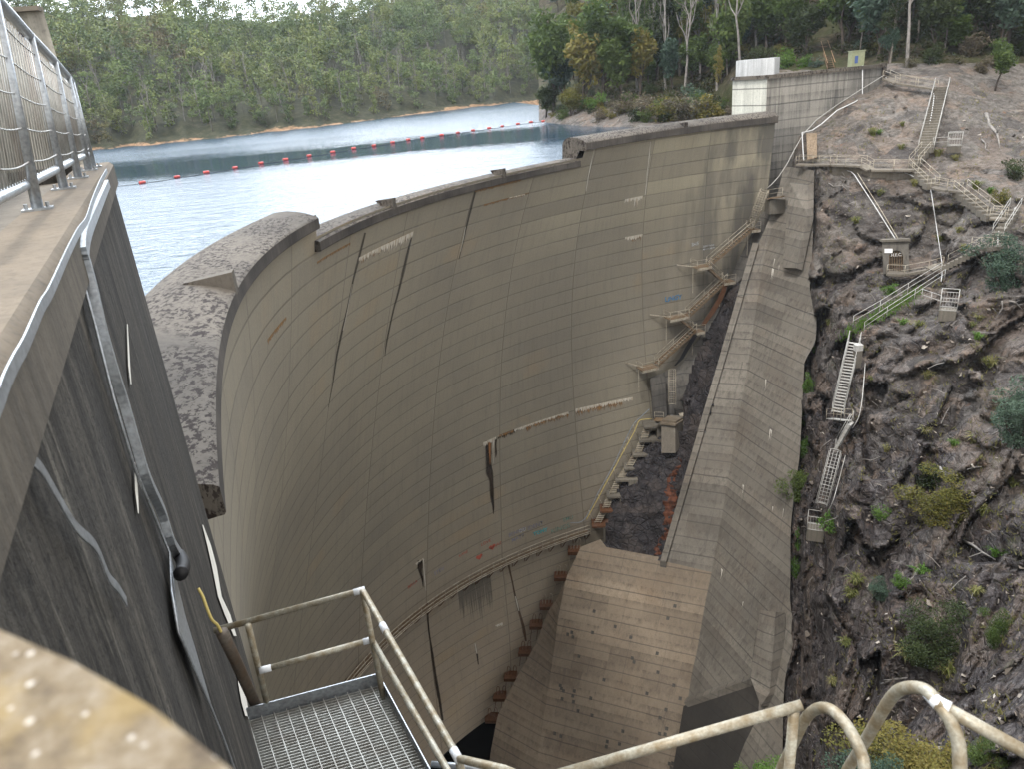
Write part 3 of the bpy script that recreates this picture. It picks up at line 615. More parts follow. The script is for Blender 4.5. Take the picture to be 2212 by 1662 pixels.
# keep the sheet inside the dam: fan from the crest line
b = MB(); ts = np.linspace(TL-.3, TR, 60); edge = []
for t in ts:
    r = RF(max(t, TL), 0)+2.2; edge.append((CC[0]-math.cos(t)*r, CC[1]+math.sin(t)*r, WZ))
for a, c in zip(edge[:-1], edge[1:]):
    fa = (CC[0]+(a[0]-CC[0])*20, CC[1]+(a[1]-CC[1])*20, WZ); fc = (CC[0]+(c[0]-CC[0])*20, CC[1]+(c[1]-CC[1])*20, WZ); b.quad(a, c, fc, fa)
wo = b.build('lake_water', water_material()); tag(wo, kind='structure')
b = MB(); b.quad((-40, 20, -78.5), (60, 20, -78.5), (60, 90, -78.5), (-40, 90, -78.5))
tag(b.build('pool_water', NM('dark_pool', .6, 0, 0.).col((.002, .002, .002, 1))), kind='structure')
b = MB(); b.quad((-1500, -800, -95), (1500, -800, -95), (1500, 1800, -95), (-1500, 1800, -95))
tag(b.build('valley_floor', plain('valley_ground', (.06, .055, .045, 1), .9)), kind='structure')
# ================================================================== TERRAIN
def rbf(ctrl):
    C = np.array(ctrl, float); X = C[:, :2]/100.; n = len(C)
    ph = lambda r: np.where(r > 0, r, 0.)
    K = ph(np.hypot(*(X[:, None]-X[None]).transpose(2, 0, 1)))
    A = np.zeros((n+3, n+3)); A[:n, :n] = K+np.eye(n)*-.02; A[:n, n] = 1; A[:n, n+1:] = X; A[n:, :n] = A[:n, n:].T
    wv = np.linalg.solve(A, np.r_[C[:, 2], 0, 0, 0])
    def f(x, y):
        q = np.stack([np.asarray(x, float).ravel(), np.asarray(y, float).ravel()], -1)/100.; out = np.zeros(len(q))
        for i in range(0, len(q), 20000):
            r = ph(np.hypot(*(q[i:i+20000, None]-X[None]).transpose(2, 0, 1))); out[i:i+20000] = r@wv[:n]+wv[n]+q[i:i+20000]@wv[n+1:]
        return out.reshape(np.shape(x))
    return f
ctrl = []
for x, y, z in RB:
    dd = depth(PZ(x, y, z)); ctrl += [(x+9, y, dd-.6), (x-90, y, dd+16)]
ctrl += [(1910, 185, 91), (1830, 222, 90), (1745, 300, 88.6), (1800, 310, 86), (1900, 300, 84.5), (2040, 170, 90), (2212, 180, 92), (2020, 300, 82), (2212, 300, 80),
         (1960, 350, 80), (2100, 420, 74), (2212, 450, 70), (1850, 420, 79), (1830, 480, 78.5), (1935, 520, 75), (1935, 600, 72), (2010, 560, 71), (2150, 530, 66), (1850, 690, 69), (1800, 740, 71), (2060, 670, 64), (2212, 640, 60),
         (1830, 900, 64), (2000, 900, 57), (2212, 900, 50), (1765, 1100, 65.5), (1850, 1100, 59), (2000, 1100, 52), (2212, 1100, 44),
         (1780, 1300, 60), (1900, 1350, 51), (2050, 1350, 45), (2212, 1350, 38), (1750, 1560, 60), (1850, 1560, 48), (2000, 1560, 40), (2212, 1560, 31),
         (1760, 1750, 52), (2000, 1750, 34), (2212, 1750, 26), (2600, 180, 88), (2600, 600, 50), (2600, 1100, 32), (2600, 1750, 18), (2600, 0, 100),
         (1600, 200, 108), (1700, 215, 100), (1800, 190, 99), (1880, 168, 97), (1940, 165, 94), (1910, 120, 101), (1800, 130, 108), (1700, 130, 116), (1600, 150, 116),
         (1785, 97, 116), (1700, 60, 128), (1850, 50, 122), (2000, 100, 104), (2050, 0, 122), (2212, 60, 104), (2212, 0, 112), (2100, -200, 150), (1700, -200, 175), (2600, -200, 120),
         (1600, 60, 142), (1500, 150, 140), (1400, 60, 165), (1560, 220, 120), (1250, 120, 185), (1200, 0, 225), (1200, -200, 260)]
SH = [(1172, 263), (1200, 267), (1260, 272), (1320, 274), (1380, 275), (1440, 272), (1500, 269), (1560, 263), (1610, 262)]
for x, y in SH:
    dd = depth(PZ(x, y, WZ)); ctrl += [(x, y, dd), (x, y+25, dd-3), (x, y-22, dd+4)]
DF = rbf(ctrl)
def facet(p, sc, seed):
    "broken blocks: every voronoi cell is a tilted plane, so neighbours meet in ledges and cracks"
    d, pts = noise.voronoi(p*sc); c = pts[0]; g = noise.noise_vector(c*3.7+Vector((seed, 0, 0))); q = p*sc-c
    return (g.dot(q)*2.2+noise.noise(c*5.1)*.55)/sc, min(1., (d[1]-d[0])*6)
def rockify(x, y, d, v):
    "relief of the rock in metres at world point v"
    front = 1. if (y > 175 and x > 1700) else .5
    p = Vector(v); w_ = Vector((noise.noise(p*.3), noise.noise(p*.3+Vector((9, 0, 0))), noise.noise(p*.3+Vector((0, 9, 0)))))*1.3
    q = p+w_; q.z *= 1.5
    low = min(1., max(.12, (y-300)/380))
    f1, e1 = facet(q, .13, 1.); f2, e2 = facet(q, .38, 2.); f3, e3 = facet(q, 1.05, 3.)
    a = noise.fractal(p*.35, .9, 2.2, 6)
    s_ = front*(f1*.62*low+f2*.6*low+f3*.45*low-a*(.3+.4*low)-(e1-1)*.7*low*-1*0+(1-e1)*.5*low+(1-e2)*.4*low+.3)
    return s_*(d/80)
class Patch: pass
def terrain(x0, x1, y0, y1, st, DFn, name, mats, relief=rockify, amp=1., skip=None):
    xs = np.arange(x0, x1+st, st); ys = np.arange(y0, y1+st, st); X, Y = np.meshgrid(xs, ys); D0 = DFn(X, Y)
    vs = []; nx = len(xs); Dv = np.zeros_like(D0)
    for j in range(len(ys)):
        for i in range(nx):
            x, y, d = X[j, i], Y[j, i], D0[j, i]; v = ray(x, y)
            d2 = d+amp*relief(x, y, d, v*d); Dv[j, i] = d2; vs.append(tuple(v*d2))
    fs = [(j*nx+i, (j+1)*nx+i, (j+1)*nx+i+1, j*nx+i+1) for j in range(len(ys)-1) for i in range(nx-1) if not (skip and skip(xs[i], ys[j]))]
    me = bpy.data.meshes.new(name); me.from_pydata(vs, [], fs)
    for m_ in mats: me.materials.append(m_)
    me.polygons.foreach_set('use_smooth', [True]*len(fs)); o = bpy.data.objects.new(name, me); COL.objects.link(o)
    P_ = Patch(); P_.xs, P_.ys, P_.D = xs, ys, Dv; P_.o = o; return P_
def onT(P_, x, y):
    i = int(np.clip((x-P_.xs[0])/(P_.xs[1]-P_.xs[0]), 0, len(P_.xs)-1)); j = int(np.clip((y-P_.ys[0])/(P_.ys[1]-P_.ys[0]), 0, len(P_.ys)-1))
    return PD(x, y, P_.D[j, i])
def rock_material(name='bank_rock', dark=0.):
    M = NM(name, .85, 0, .25); P = M.geo.outputs['Position']; sp = M.n('ShaderNodeSeparateXYZ'); M.l(P, sp.inputs[0])
    n1 = M.noise(P, .16, 6, .6); n2 = M.noise(M.mapv(P, (1, 1, 1.6)), 1.1, 7, .68, .6); n3 = M.noise(P, 7, 5, .7)
    ck = M.vor(M.mapv(P, (1, 1, 1.5)), .9, 'DISTANCE_TO_EDGE'); ck2 = M.vor(P, 3.2, 'DISTANCE_TO_EDGE')
    c = M.ramp(n2, [(.28, (.017, .015, .017, 1)), (.42, (.048, .041, .045, 1)), (.52, (.10, .088, .090, 1)), (.62, (.17, .155, .152, 1)), (.78, (.28, .265, .258, 1))])
    # dry bleached ground higher up, damp dark rock lower down
    hz = M.ramp(M.math('ADD', M.math('DIVIDE', M.math('ADD', sp.outputs['Z'], 45.), 45.), M.math('MULTIPLY', M.math('SUBTRACT', n1, .5), 1.3)), [(.28, 0), (.72, 1)])
    dry = M.ramp(n2, [(.3, (.068, .062, .056, 1)), (.5, (.165, .152, .138, 1)), (.7, (.26, .243, .225, 1))])
    c = M.mix(c, dry, M.math('MULTIPLY', hz, .85 if not dark else 0.))
    wv_ = M.n('ShaderNodeVectorMath', operation='ADD'); M.l(P, wv_.inputs[0]); wn_ = M.n('ShaderNodeTexNoise'); wn_.inputs['Scale'].default_value = .3; M.l(P, wn_.inputs['Vector']); sc_ = M.n('ShaderNodeVectorMath', operation='SCALE'); sc_.inputs['Scale'].default_value = 3.; M.l(wn_.outputs['Color'], sc_.inputs[0]); M.l(sc_.outputs[0], wv_.inputs[1])
    cell = M.vor(M.mapv(wv_.outputs[0], (1, 1, 1.5)), .36, 'F1', 'Color'); cs = M.n('ShaderNodeSeparateColor'); M.l(cell, cs.inputs[0])
    c = M.mix(c, M.mix(c, (.03, .026, .028, 1), .5), M.ramp(cs.outputs[0], [(.5, 0), (.95, 1)])); c = M.mix(c, M.mix(c, (.26, .20, .16, 1), .45), M.ramp(cs.outputs[1], [(.6, 0), (.95, 1)]))
    soil = M.math('MULTIPLY', M.ramp(M.noise(P, .33, 6, .7), [(.54, 0), (.66, 1)]), M.ramp(n2, [(.4, .2), (.55, 1)]))
    c = M.mix(c, M.mix((.25, .155, .095, 1), (.30, .22, .165, 1), n1), M.math('MULTIPLY', soil, .55 if not dark else .1))
    rust = M.ramp(M.noise(P, .8, 6, .7), [(.62, 0), (.70, 1)]); c = M.mix(c, (.22, .10, .05, 1), M.math('MULTIPLY', rust, .5 if not dark else .15))
    pale = M.ramp(M.noise(P, 1.9, 6, .75), [(.62, 0), (.7, 1)]); c = M.mix(c, (.36, .34, .32, 1), M.math('MULTIPLY', pale, .45 if not dark else .35))
    hard = M.math('SUBTRACT', 1., M.math('MULTIPLY', hz, .95)); c = M.mix(c, (.012, .010, .010, 1), M.math('MULTIPLY', M.math('MULTIPLY', M.ramp(ck, [(0, 1), (.05, .0)]), .6), hard))
    c = M.mix(c, (.02, .017, .016, 1), M.math('MULTIPLY', M.math('MULTIPLY', M.ramp(ck2, [(0, 1), (.08, .0)]), .35), hard))
    gravel = M.noise(P, 3.2, 6, .8); c = M.mix(c, M.mix(c, (.05, .042, .035, 1), .7), M.math('MULTIPLY', M.ramp(gravel, [(.38, 1), (.52, 0)]), .85)); c = M.mix(c, (.40, .36, .31, 1), M.math('MULTIPLY', M.ramp(gravel, [(.62, 0), (.7, 1)]), .45))
    # thin grass and moss
    moss = M.math('MULTIPLY', M.ramp(M.noise(P, .5, 5, .7), [(.58, 0), (.68, 1)]), M.ramp(n3, [(.45, 0), (.6, 1)])); c = M.mix(c, (.085, .10, .035, 1), M.math('MULTIPLY', moss, .6 if not dark else .15))
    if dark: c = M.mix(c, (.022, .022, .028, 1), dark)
    h = M.math('ADD', M.math('ADD', M.math('MULTIPLY', n2, 1.6), M.math('MULTIPLY', n3, .35)), M.math('MULTIPLY', M.math('MULTIPLY', M.ramp(ck, [(0, 0), (.12, 1)]), .6), hard))
    M.bump(h, 1., .35); return M.col(c)
ROCK = rock_material()
def forest_floor():
    M = NM('forest_floor', .95, 0, .1); P = M.geo.outputs['Position']; n2 = M.noise(P, .8, 7, .7)
    c = M.ramp(n2, [(.3, (.016, .016, .010, 1)), (.5, (.055, .048, .032, 1)), (.65, (.10, .085, .058, 1)), (.8, (.19, .155, .115, 1))])
    c = M.mix(c, (.045, .055, .02, 1), M.ramp(M.noise(P, .12, 4), [(.45, 0), (.6, .7)])); M.bump(n2, 1., .5); return M.col(c)
FLOOR = forest_floor()
TR1 = terrain(1640, 2640, 150, 1860, 5, DF, 'rock_bank', [ROCK]); tag(TR1.o, kind='structure')
TR2 = terrain(1164, 2640, -260, 330, 9, DF, 'forest_slope', [ROCK, FLOOR], skip=lambda x, y: (x > 1640 and y > 150)); tag(TR2.o, kind='structure')
me = TR2.o.data
for p in me.polygons:
    x, y = PJ(p.center); p.material_index = 0 if (x > 1900 and y > 140+.0*x) or (y > 236 and x < 1560) else 1
# the rock between the dam and the raised kerb
RC = [(1310, 1190, -54.6), (1420, 1205, -54.4), (1455, 1100, -49), (1478, 1010, -45), (1500, 930, -40.5), (1560, 740, -31), (1590, 640, -26.5), (1490, 880, -39), (1400, 940, -43.5), (1450, 930, -42.), (1380, 1000, -46), (1330, 1100, -50.5), (1300, 1140, -53), (1345, 1060, -48.8), (1430, 860, -41), (1480, 780, -36), (1530, 690, -31), (1550, 600, -27)]
DR = rbf([(x, y, depth(PZ(x, y, z))) for x, y, z in RC])
def rel2(x, y, d, v):
    p = Vector(v); a = noise.fractal(p*.3, .9, 2.2, 5); c = noise.voronoi(p*.35+Vector((a, a, a))*.5)[0]
    return -a*1.2-min(.5, c[1]-c[0])*1.6+.9-noise.ridged_multi_fractal(p*.14, 1., 2.1, 3, 1., 2.)*.6+.5
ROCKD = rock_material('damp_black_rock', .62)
TR3 = terrain(1290, 1600, 560, 1240, 6, DR, 'dark_rock', [ROCKD], relief=rel2,
              skip=lambda x, y: x < np.interp(y, [560, 700, 780, 860, 920, 1000, 1100, 1180, 1240], [1535, 1530, 1495, 1468, 1380, 1356, 1312, 1300, 1300]) or x > np.interp(y, [560, 676, 786, 894, 1048, 1215, 1240], [1600, 1590, 1560, 1530, 1480, 1424, 1420]) or (860 < y < 930 and x < 1474))
tag(TR3.o, kind='structure')
def ribbon(pts, mat, name, T, lift=.12, parent=None, extra=0.):
    b = MB(); prev = None; r_ = random.Random(len(pts))
    P_ = []
    for (x0, y0, w0), (x1, y1, w1) in zip(pts[:-1], pts[1:]):
        n = max(2, int(abs(y1-y0)+abs(x1-x0))//5)
        P_ += [(x0+(x1-x0)*i/n+r_.uniform(-2, 2), y0+(y1-y0)*i/n, (w0+(w1-w0)*i/n)*r_.uniform(.6, 1.3)) for i in range(n)]
    for x, y, w_ in P_:
        a, c, mm = onT(T, x-w_, y), onT(T, x+w_, y), onT(T, x, y); cur = [q*(1-lift/q.length) for q in (a, mm, c)]
        if prev: b.quad(prev[0], cur[0], cur[1], prev[1]); b.quad(prev[1], cur[1], cur[2], prev[2])
        prev = cur
    return b.build(name, mat, parent, smooth=True)
tag(ribbon([(1472, 985, 3), (1466, 1010, 5), (1450, 1035, 8), (1448, 1080, 14), (1446, 1120, 10), (1443, 1150, 13), (1432, 1175, 14), (1420, 1205, 9)], RUSTROCK, 'rust_seep', TR3, .25), kind='structure')
# path cut through the trees and cleared slope up to the right: bare ground
tag(ribbon([(1796, 146, 14), (1786, 120, 12), (1776, 92, 11), (1762, 70, 10), (1790, 48, 8), (1775, 20, 7)], plain('path_earth', (.22, .14, .095, 1), .95, .3, 1), 'dirt_path', TR2, .5), kind='structure')

# far bank of the lake
FS = [(-500, 405), (-250, 372), (0, 346), (200, 324), (400, 305), (600, 283), (740, 267), (900, 246), (1050, 228), (1150, 215), (1300, 200), (1500, 178), (1900, 150)]
SKY = [(-500, -50), (-250, -10), (0, 10), (90, 14), (200, 2), (330, -6), (430, 4), (520, 18), (600, 24), (680, 20), (760, 14), (860, -8), (950, -38), (1100, -78), (1250, -120), (1500, -160), (1900, -200)]
def far_pt(x, q):
    "point on the far hillside: pixel column x of the shoreline, q metres inland"
    y = np.interp(x, [a for a, _ in FS], [c for _, c in FS]); p = PZ(x, y, WZ); h = Vector((p.x, p.y, 0)); r0 = h.length; u = h.normalized()
    ys = np.interp(x, [a for a, _ in SKY], [c for _, c in SKY]); v = ray(x, ys); rr = r0+160; zr = v[2]/math.hypot(v[0], v[1])*rr-8
    wob = noise.fractal(Vector((x*.006, q*.012, 3)), 1., 2., 4)*7
    if q < 0: z = WZ+q*.5
    elif q < 7: z = WZ+q*.26+.25*noise.noise(Vector((x*.05, q*.8, 0)))
    else: z = WZ+2.2+(zr-WZ-2.2)*min(1.12, (q-7)/153.)**.9+wob*min(1, q/50)
    qq = q+(noise.fractal(Vector((x*.02, 0, 1)), 1., 2., 5)*7 if q < 90 else 0)
    return Vector((u.x*(r0+qq), u.y*(r0+qq), z))
b = MB(); xs = np.arange(-500, 1901, 10); qs = [-14, -3, -.5, 0, .8, 1.8, 3, 4.5, 6, 8, 12]+list(range(18, 330, 8)); nx = len(qs)
for x in xs:
    for q in qs: b.v.append(tuple(far_pt(x, q)))
for i in range(len(xs)-1):
    for j in range(nx-1): b.f.append((i*nx+j, (i+1)*nx+j, (i+1)*nx+j+1, i*nx+j+1)); b.m.append(0)
def hill_soil():
    M = NM('far_hill_soil', .95); P = M.geo.outputs['Position']; n2 = M.noise(M.mapv(P, (1, 1, 2)), .5, 6, .7); sp = M.n('ShaderNodeSeparateXYZ'); M.l(P, sp.inputs[0])
    soil = M.ramp(n2, [(.35, (.10, .075, .055, 1)), (.48, (.26, .17, .10, 1)), (.6, (.34, .22, .13, 1)), (.72, (.28, .25, .21, 1))])
    fl_ = M.ramp(n2, [(.35, (.020, .024, .012, 1)), (.55, (.045, .048, .026, 1)), (.75, (.10, .085, .058, 1))])
    hgt = M.math('SUBTRACT', sp.outputs['Z'], WZ-.15); k_ = M.math('ADD', hgt, M.math('MULTIPLY', M.math('SUBTRACT', M.noise(P, .09, 5, .7), .5), 4.2))
    return M.col(M.mix(soil, fl_, M.ramp(k_, [(.2, 0), (.45, 1)])))
o = b.build('far_hillside', hill_soil(), smooth=True); tag(o, kind='structure')
# ================================================================== NEAR WALL ON THE LEFT, FENCE, GATE TOWER
WO = [Vector((-1.53+(y-2.17)*-.4349, y, -.6-.0068*(y-2.17))) for y in (-.1, 2.17, 3.51, 4.58, 6.05, 11.)]
WDIR = (WO[5]-WO[1]); WDIR.z = 0; WDIR.normalize(); WN = Vector((-WDIR.y, WDIR.x, 0));
if WN.x < 0: WN = -WN                      # points out over the valley
def WP(x, y, off=.02):
    "sight line meets the valley face of the near wall (off metres in front of it)"
    v = Vector(ray(x, y).tolist()); p0 = WO[1]+WN*off; return v*(p0.dot(WN)/v.dot(WN))
wall = empty('abutment_wall', (-3, 5, -1), 'tall streaked dark concrete wall dropping into the valley at the left, with a pale coping', 'wall')
b = MB()
for a, c in zip(WO[:-1], WO[1:]):
    I = -WN*.38; ch = Vector((0, 0, -.05)); dn = Vector((0, 0, -.30)); o_ = WN*.045; lower = WN*-.02
    b.quad(a+I, c+I, c, a); b.quad(a, c, c+o_+ch, a+o_+ch); b.quad(a+o_+ch, c+o_+ch, c+o_+dn, a+o_+dn); b.quad(a+o_+dn, c+o_+dn, c+lower+dn, a+lower+dn)
    b.quad(c+I, a+I, a+I+dn*2, c+I+dn*2)
e = WO[-1]; b.quad(e, e+I, e+I+dn, e+dn, e+WN*.045+dn, e+WN*.045+ch); b.m = [1 if (i % 5 in (2, 3) and i < 25) else 0 for i in range(len(b.f))]; b.build('coping', [CONC_CAP, concrete('coping_edge', (.12, .103, .08, 1), (.062, .054, .044, 1), .6, scale=4)], wall)
b = MB()
for a, c in zip(WO[:-1], WO[1:]):
    l_ = WN*-.02; t_ = Vector((0, 0, -.3)); b.quad(a+l_+t_, c+l_+t_, c+l_+Vector((0, 0, -85)), a+l_+Vector((0, 0, -85)))
b.quad(e-WN*.02, e-WN*3, e-WN*3+Vector((0, 0, -85)), e-WN*.02+Vector((0, 0, -85)))
wm = NM('streaked_wall', .92, 0, .2); P = wm.geo.outputs['Position']
# coordinates along the wall / down it: long leaning run-off streaks
mv = wm.mapv(P, (5., 2.2, .16), rot=(0, 0, 0)); s1 = wm.noise(mv, 1.4, 6, .7); s2 = wm.noise(wm.mapv(P, (14, 6, .5), loc=(3, 0, 0)), 1., 5, .7); s3 = wm.noise(P, 18, 4, .8); s4 = wm.noise(P, .5, 4)
c = wm.ramp(s1, [(.3, (.012, .0115, .011, 1)), (.48, (.036, .033, .029, 1)), (.6, (.068, .062, .053, 1)), (.78, (.13, .115, .095, 1))])
c = wm.mix(c, (.040, .039, .038, 1), wm.math('MULTIPLY', wm.ramp(s4, [(.5, 0), (.62, 1)]), .4))
c = wm.mix(c, (.26, .24, .20, 1), wm.math('MULTIPLY', wm.ramp(s2, [(.58, 0), (.74, 1)]), .6))
c = wm.mix(c, (.012, .012, .012, 1), wm.math('MULTIPLY', wm.ramp(s3, [(.36, 1), (.5, 0)]), .7))
wm.bump(wm.math('ADD', s3, s2), .7, .02)
b.build('wall_body', wm.col(c), wall)
def wstrip(px, w_, mat, name, off=.012, parent=wall, th=.006):
    pts = [WP(x, y, off) for x, y in px]; pts = bez(pts, 4); b = MB()
    for p, q in zip(pts[:-1], pts[1:]):
        d = (q-p).normalized(); b.beam(p-d*.004, q+d*.004, w_, th, up=WN)
    return b.build(name, mat, parent)
st1 = wstrip([(231, 368), (218, 391), (201, 433), (188, 474), (171, 498), (147, 545), (110, 628), (90, 662), (57, 739), (33, 783), (13, 826), (0, 863), (-30, 930)], .042, GALV, 'earth_strap', .075, None)
tag(st1, 'flat galvanised strap bolted along the edge of the coping at the left', 'metal strap')
st2 = wstrip([(231, 396), (208, 448), (186, 500), (179, 540), (184, 560), (198, 612), (221, 712), (248, 806), (268, 870), (295, 964), (318, 1038), (349, 1106), (369, 1171), (387, 1201)], .075, GALV, 'cable_trunking', .05, None, .05)
tag(st2, 'long grey galvanised cable trunking running down the dark wall to a black hose', 'cable trunking')
hose = MB().tube(bez([WP(387, 1200, .05), WP(394, 1212, .08), WP(396, 1226, .1), WP(390, 1241, .1)], 5), .045, 10).build('hose', BLACK, None, True); tag(hose, 'short black rubber hose hanging from the end of the trunking', 'hose')
st3 = wstrip([(-40, 915), (0, 940), (20, 952), (50, 977), (87, 1011), (117, 1061), (144, 1108), (168, 1144), (198, 1171), (215, 1198), (235, 1248), (255, 1272), (272, 1300)], .045, GALV, 'curved_strap', .03, None)
tag(st3, 'wavy silver strap curving down the wall above the blurred parapet', 'metal strap')
cb_ = MB().tube([WP(x, y, .03) for x, y in ((163, 551), (205, 700), (245, 860), (290, 1010), (330, 1108), (366, 1195), (371, 1280), (385, 1366), (396, 1390), (425, 1460), (453, 1523), (480, 1590), (506, 1662), (530, 1730))], .009, 6).build('thin_cable', GALV, None, True)
tag(cb_, 'thin pale cable clipped down the wall beside the trunking', 'cable')
pl = MB().prism([WP(368, 1203, .03), WP(400, 1335, .03), WP(420, 1400, .03), WP(455, 1523, .03), WP(428, 1462, .03), WP(397, 1388, .03), WP(386, 1366, .03)], WN*.004).build('cover_plate', GALV, None); tag(pl, 'narrow triangular sheet of galvanised metal on the wall below the trunking', 'metal plate')
pts = [PD(x, y, d) for x, y, d in ((480, 1368, 5.4), (505, 1420, 5.7), (535, 1485, 6.), (562, 1545, 6.3))]
pp = MB().tube(pts, [.045, .045, .045, .045], 14).build('conduit_pipe', metal('dark_pipe', (.12, .10, .08, 1), .4, .6, .3), None, True); tag(pp, 'dark rusty conduit pipe standing behind the platform corner', 'pipe')
yc = MB().tube(bez([PD(x, y, d) for x, y, d in ((428, 1272, 5.35), (438, 1290, 5.35), (447, 1315, 5.35), (458, 1340, 5.35), (470, 1352, 5.38), (480, 1372, 5.42))], 5), .011, 8).build('yellow_cable', YELLOW, None, True); tag(yc, 'short yellow cable looping into the dark conduit pipe', 'cable')
# pale lime crust leaking down the wall
b = MB(); rr = random.Random(4)
for L in ([(438, 1135, 1), (452, 1180, 4), (463, 1225, 5), (475, 1290, 4), (492, 1330, 6), (508, 1375, 3)], [(512, 1440, 2), (520, 1480, 5), (528, 1520, 6), (534, 1548, 4)], [(275, 700, 1), (279, 790, 2), (283, 830, 1)], [(291, 1000, 1), (295, 1060, 3), (299, 1110, 1)]):
    for (x0, y0, w0), (x1, y1, w1) in zip(L[:-1], L[1:]):
        b.quad(WP(x0-w0, y0, .0), WP(x1-w1, y1, .0), WP(x1+w1, y1, .0), WP(x0+w0, y0, .0))
b.build('mineral_stain', CALC, wall)
# deck and gate tower behind the fence
tw = empty('gate_tower', (-9, 14, 0), 'weathered concrete tower with a dark pipe down its corner, behind the mesh fence', 'tower')
E_ = PD(93, 21, 12.2); E_ = Vector((E_.x, E_.y, E_.z)); Lf = Vector((-9, -1.6, 0)); Bk = Vector((-3.2, 4.6, 0)); dz = Vector((0, 0, -6))
b = MB(); b.quad(E_, E_+Lf, E_+Lf+dz, E_+dz); b.quad(E_, E_+dz, E_+Bk+dz, E_+Bk); b.quad(E_, E_+Bk, E_+Bk+Lf, E_+Lf)
b.build('tower_body', concrete('tower_concrete', (.40, .38, .33, 1), (.22, .21, .185, 1), .9, scale=2.5), tw)
q = Lf.normalized(); fr = Vector((q.y, -q.x, 0)); fr = fr if fr.y < 0 else -fr
b = MB(); b.beam(E_+q*.02+fr*.03+Vector((0, 0, .02)), E_+Lf+fr*.03, .25, .07); b.build('top_ledge', CONC_PLAIN, tw)
b = MB().tube([E_+q*.42+fr*.05+Vector((0, 0, -.05)), E_+q*.42+fr*.05+dz], .035, 8); b.build('down_pipe', plain('dark_downpipe', (.03, .03, .035, 1), .6), tw, True)
b = MB(); f0 = E_+q*1.1; 
for s_ in (0, .75): b.tube([f0+q*s_, f0+q*s_+Vector((0, 0, 1.0))], .035, 8)
b.tube([f0+q*0+Vector((0, 0, .55)), f0+q*1.6+Vector((0, 0, .15))], .03, 8); b.tube([f0+Vector((0, 0, 1)), f0+q*.75], .03, 8); b.build('lifting_frame', GALV, tw, True)
b = MB(); b.quad(WO[0]-WN*.55+Vector((0, 0, -.2)), WO[5]-WN*.55+Vector((0, 0, -.2)), Vector((-14, 14, -.95)), Vector((-9, -2, -.95))); b.build('walkway_deck', CONC_PLAIN, tw)
# a second concrete wall face close behind the fence
b = MB(); a_ = WO[1]-WN*1.5; c_ = WO[5]-WN*1.25; 
b.quad(a_+Vector((0, 0, -.5)), c_+Vector((0, 0, -.5)), c_+Vector((0, 0, .42)), a_+Vector((0, 0, .95))); b.quad(a_+Vector((0, 0, .95)), c_+Vector((0, 0, .42)), c_-WN*.3+Vector((0, 0, .42)), a_-WN*.3+Vector((0, 0, .95)))
b.build('inner_parapet', concrete('inner_wall', (.33, .31, .27, 1), (.2, .19, .165, 1), 1., scale=3), tw)
fence = empty('mesh_fence', (-3.3, 5.6, -.62), 'grey galvanised fence of posts and wavy wire on the coping at the left edge', 'fence')
def on_cop(x, y): p = PZ(x, y, -.6); return Vector((p.x, p.y, np.interp(p.y, [2, 11], [-.6, -.66])))
FB = [(20, 497), (80, 446), (136, 400), (167, 376), (189, 359), (199, 352)]; FU = [(-110, -118), (-17, -14), (63, 75), (115, 129), (145, 163), (153, 174)]; FR = [(-10, 430), (52, 400), (120, 366), (153, 349), (179, 337), (188, 332)]
FPv = [on_cop(*q) for q in FB]; FP = FPv; FTv = [PD(x, y, depth(p)-.45) for (x, y), p in zip(FU, FPv)]
for p, t in zip(FPv[1:], FTv[1:]):
    MB().tube([p, t], .040, 12).build('post', GALV, fence, True)
    b = MB(); b.beam(p-WN*.1+Vector((0, 0, .008)), p+WN*.1+Vector((0, 0, .008)), .12, .016)
    for s_ in (-1, 1): b.tube([p+WN*.07*s_+Vector((0, 0, .016)), p+WN*.07*s_+Vector((0, 0, .05))], .014, 6)
    b.build('base_plate', GALV, fence)
MB().tube(FTv, .04, 12).build('top_rail', GALV, fence, True)
br = [PD(x, y, depth(p)-.14) for (x, y), p in zip(FR, FPv)]; MB().tube([br[0]+(br[0]-br[1])]+br, .036, 14).build('bottom_rail', GALV, fence, True)
for i in range(len(FP)-1):
    a, c, d, e2 = FPv[i], FPv[i+1], FTv[i], FTv[i+1]; b = MB(); n = 11 if i < 4 else 4
    for k in range(1, n+1):
        f = k/(n+1); lo = a.lerp(c, f)+Vector((0, 0, .22)); hi = d.lerp(e2, f)+Vector((0, 0, -.1)); b.tube([lo, hi], .0065, 5)
    for z_ in (.3, .5, .7, .9, 1.1):
        P_ = []
        for k in range(13):
            f = k/12; lo = a.lerp(c, f); hi = d.lerp(e2, f); P_.append(lo.lerp(hi, z_/1.25)+Vector((0, 0, -.02*math.sin(math.pi*f)))+WN*.01)
        b.tube(P_, .006, 5)
    b.build('wire_panel', metal('wire', (.34, .34, .32, 1), .12, .5, .5, (.20, .08, .04, 1), 1.2) if i == 0 else bpy.data.materials['wire'], fence, True)
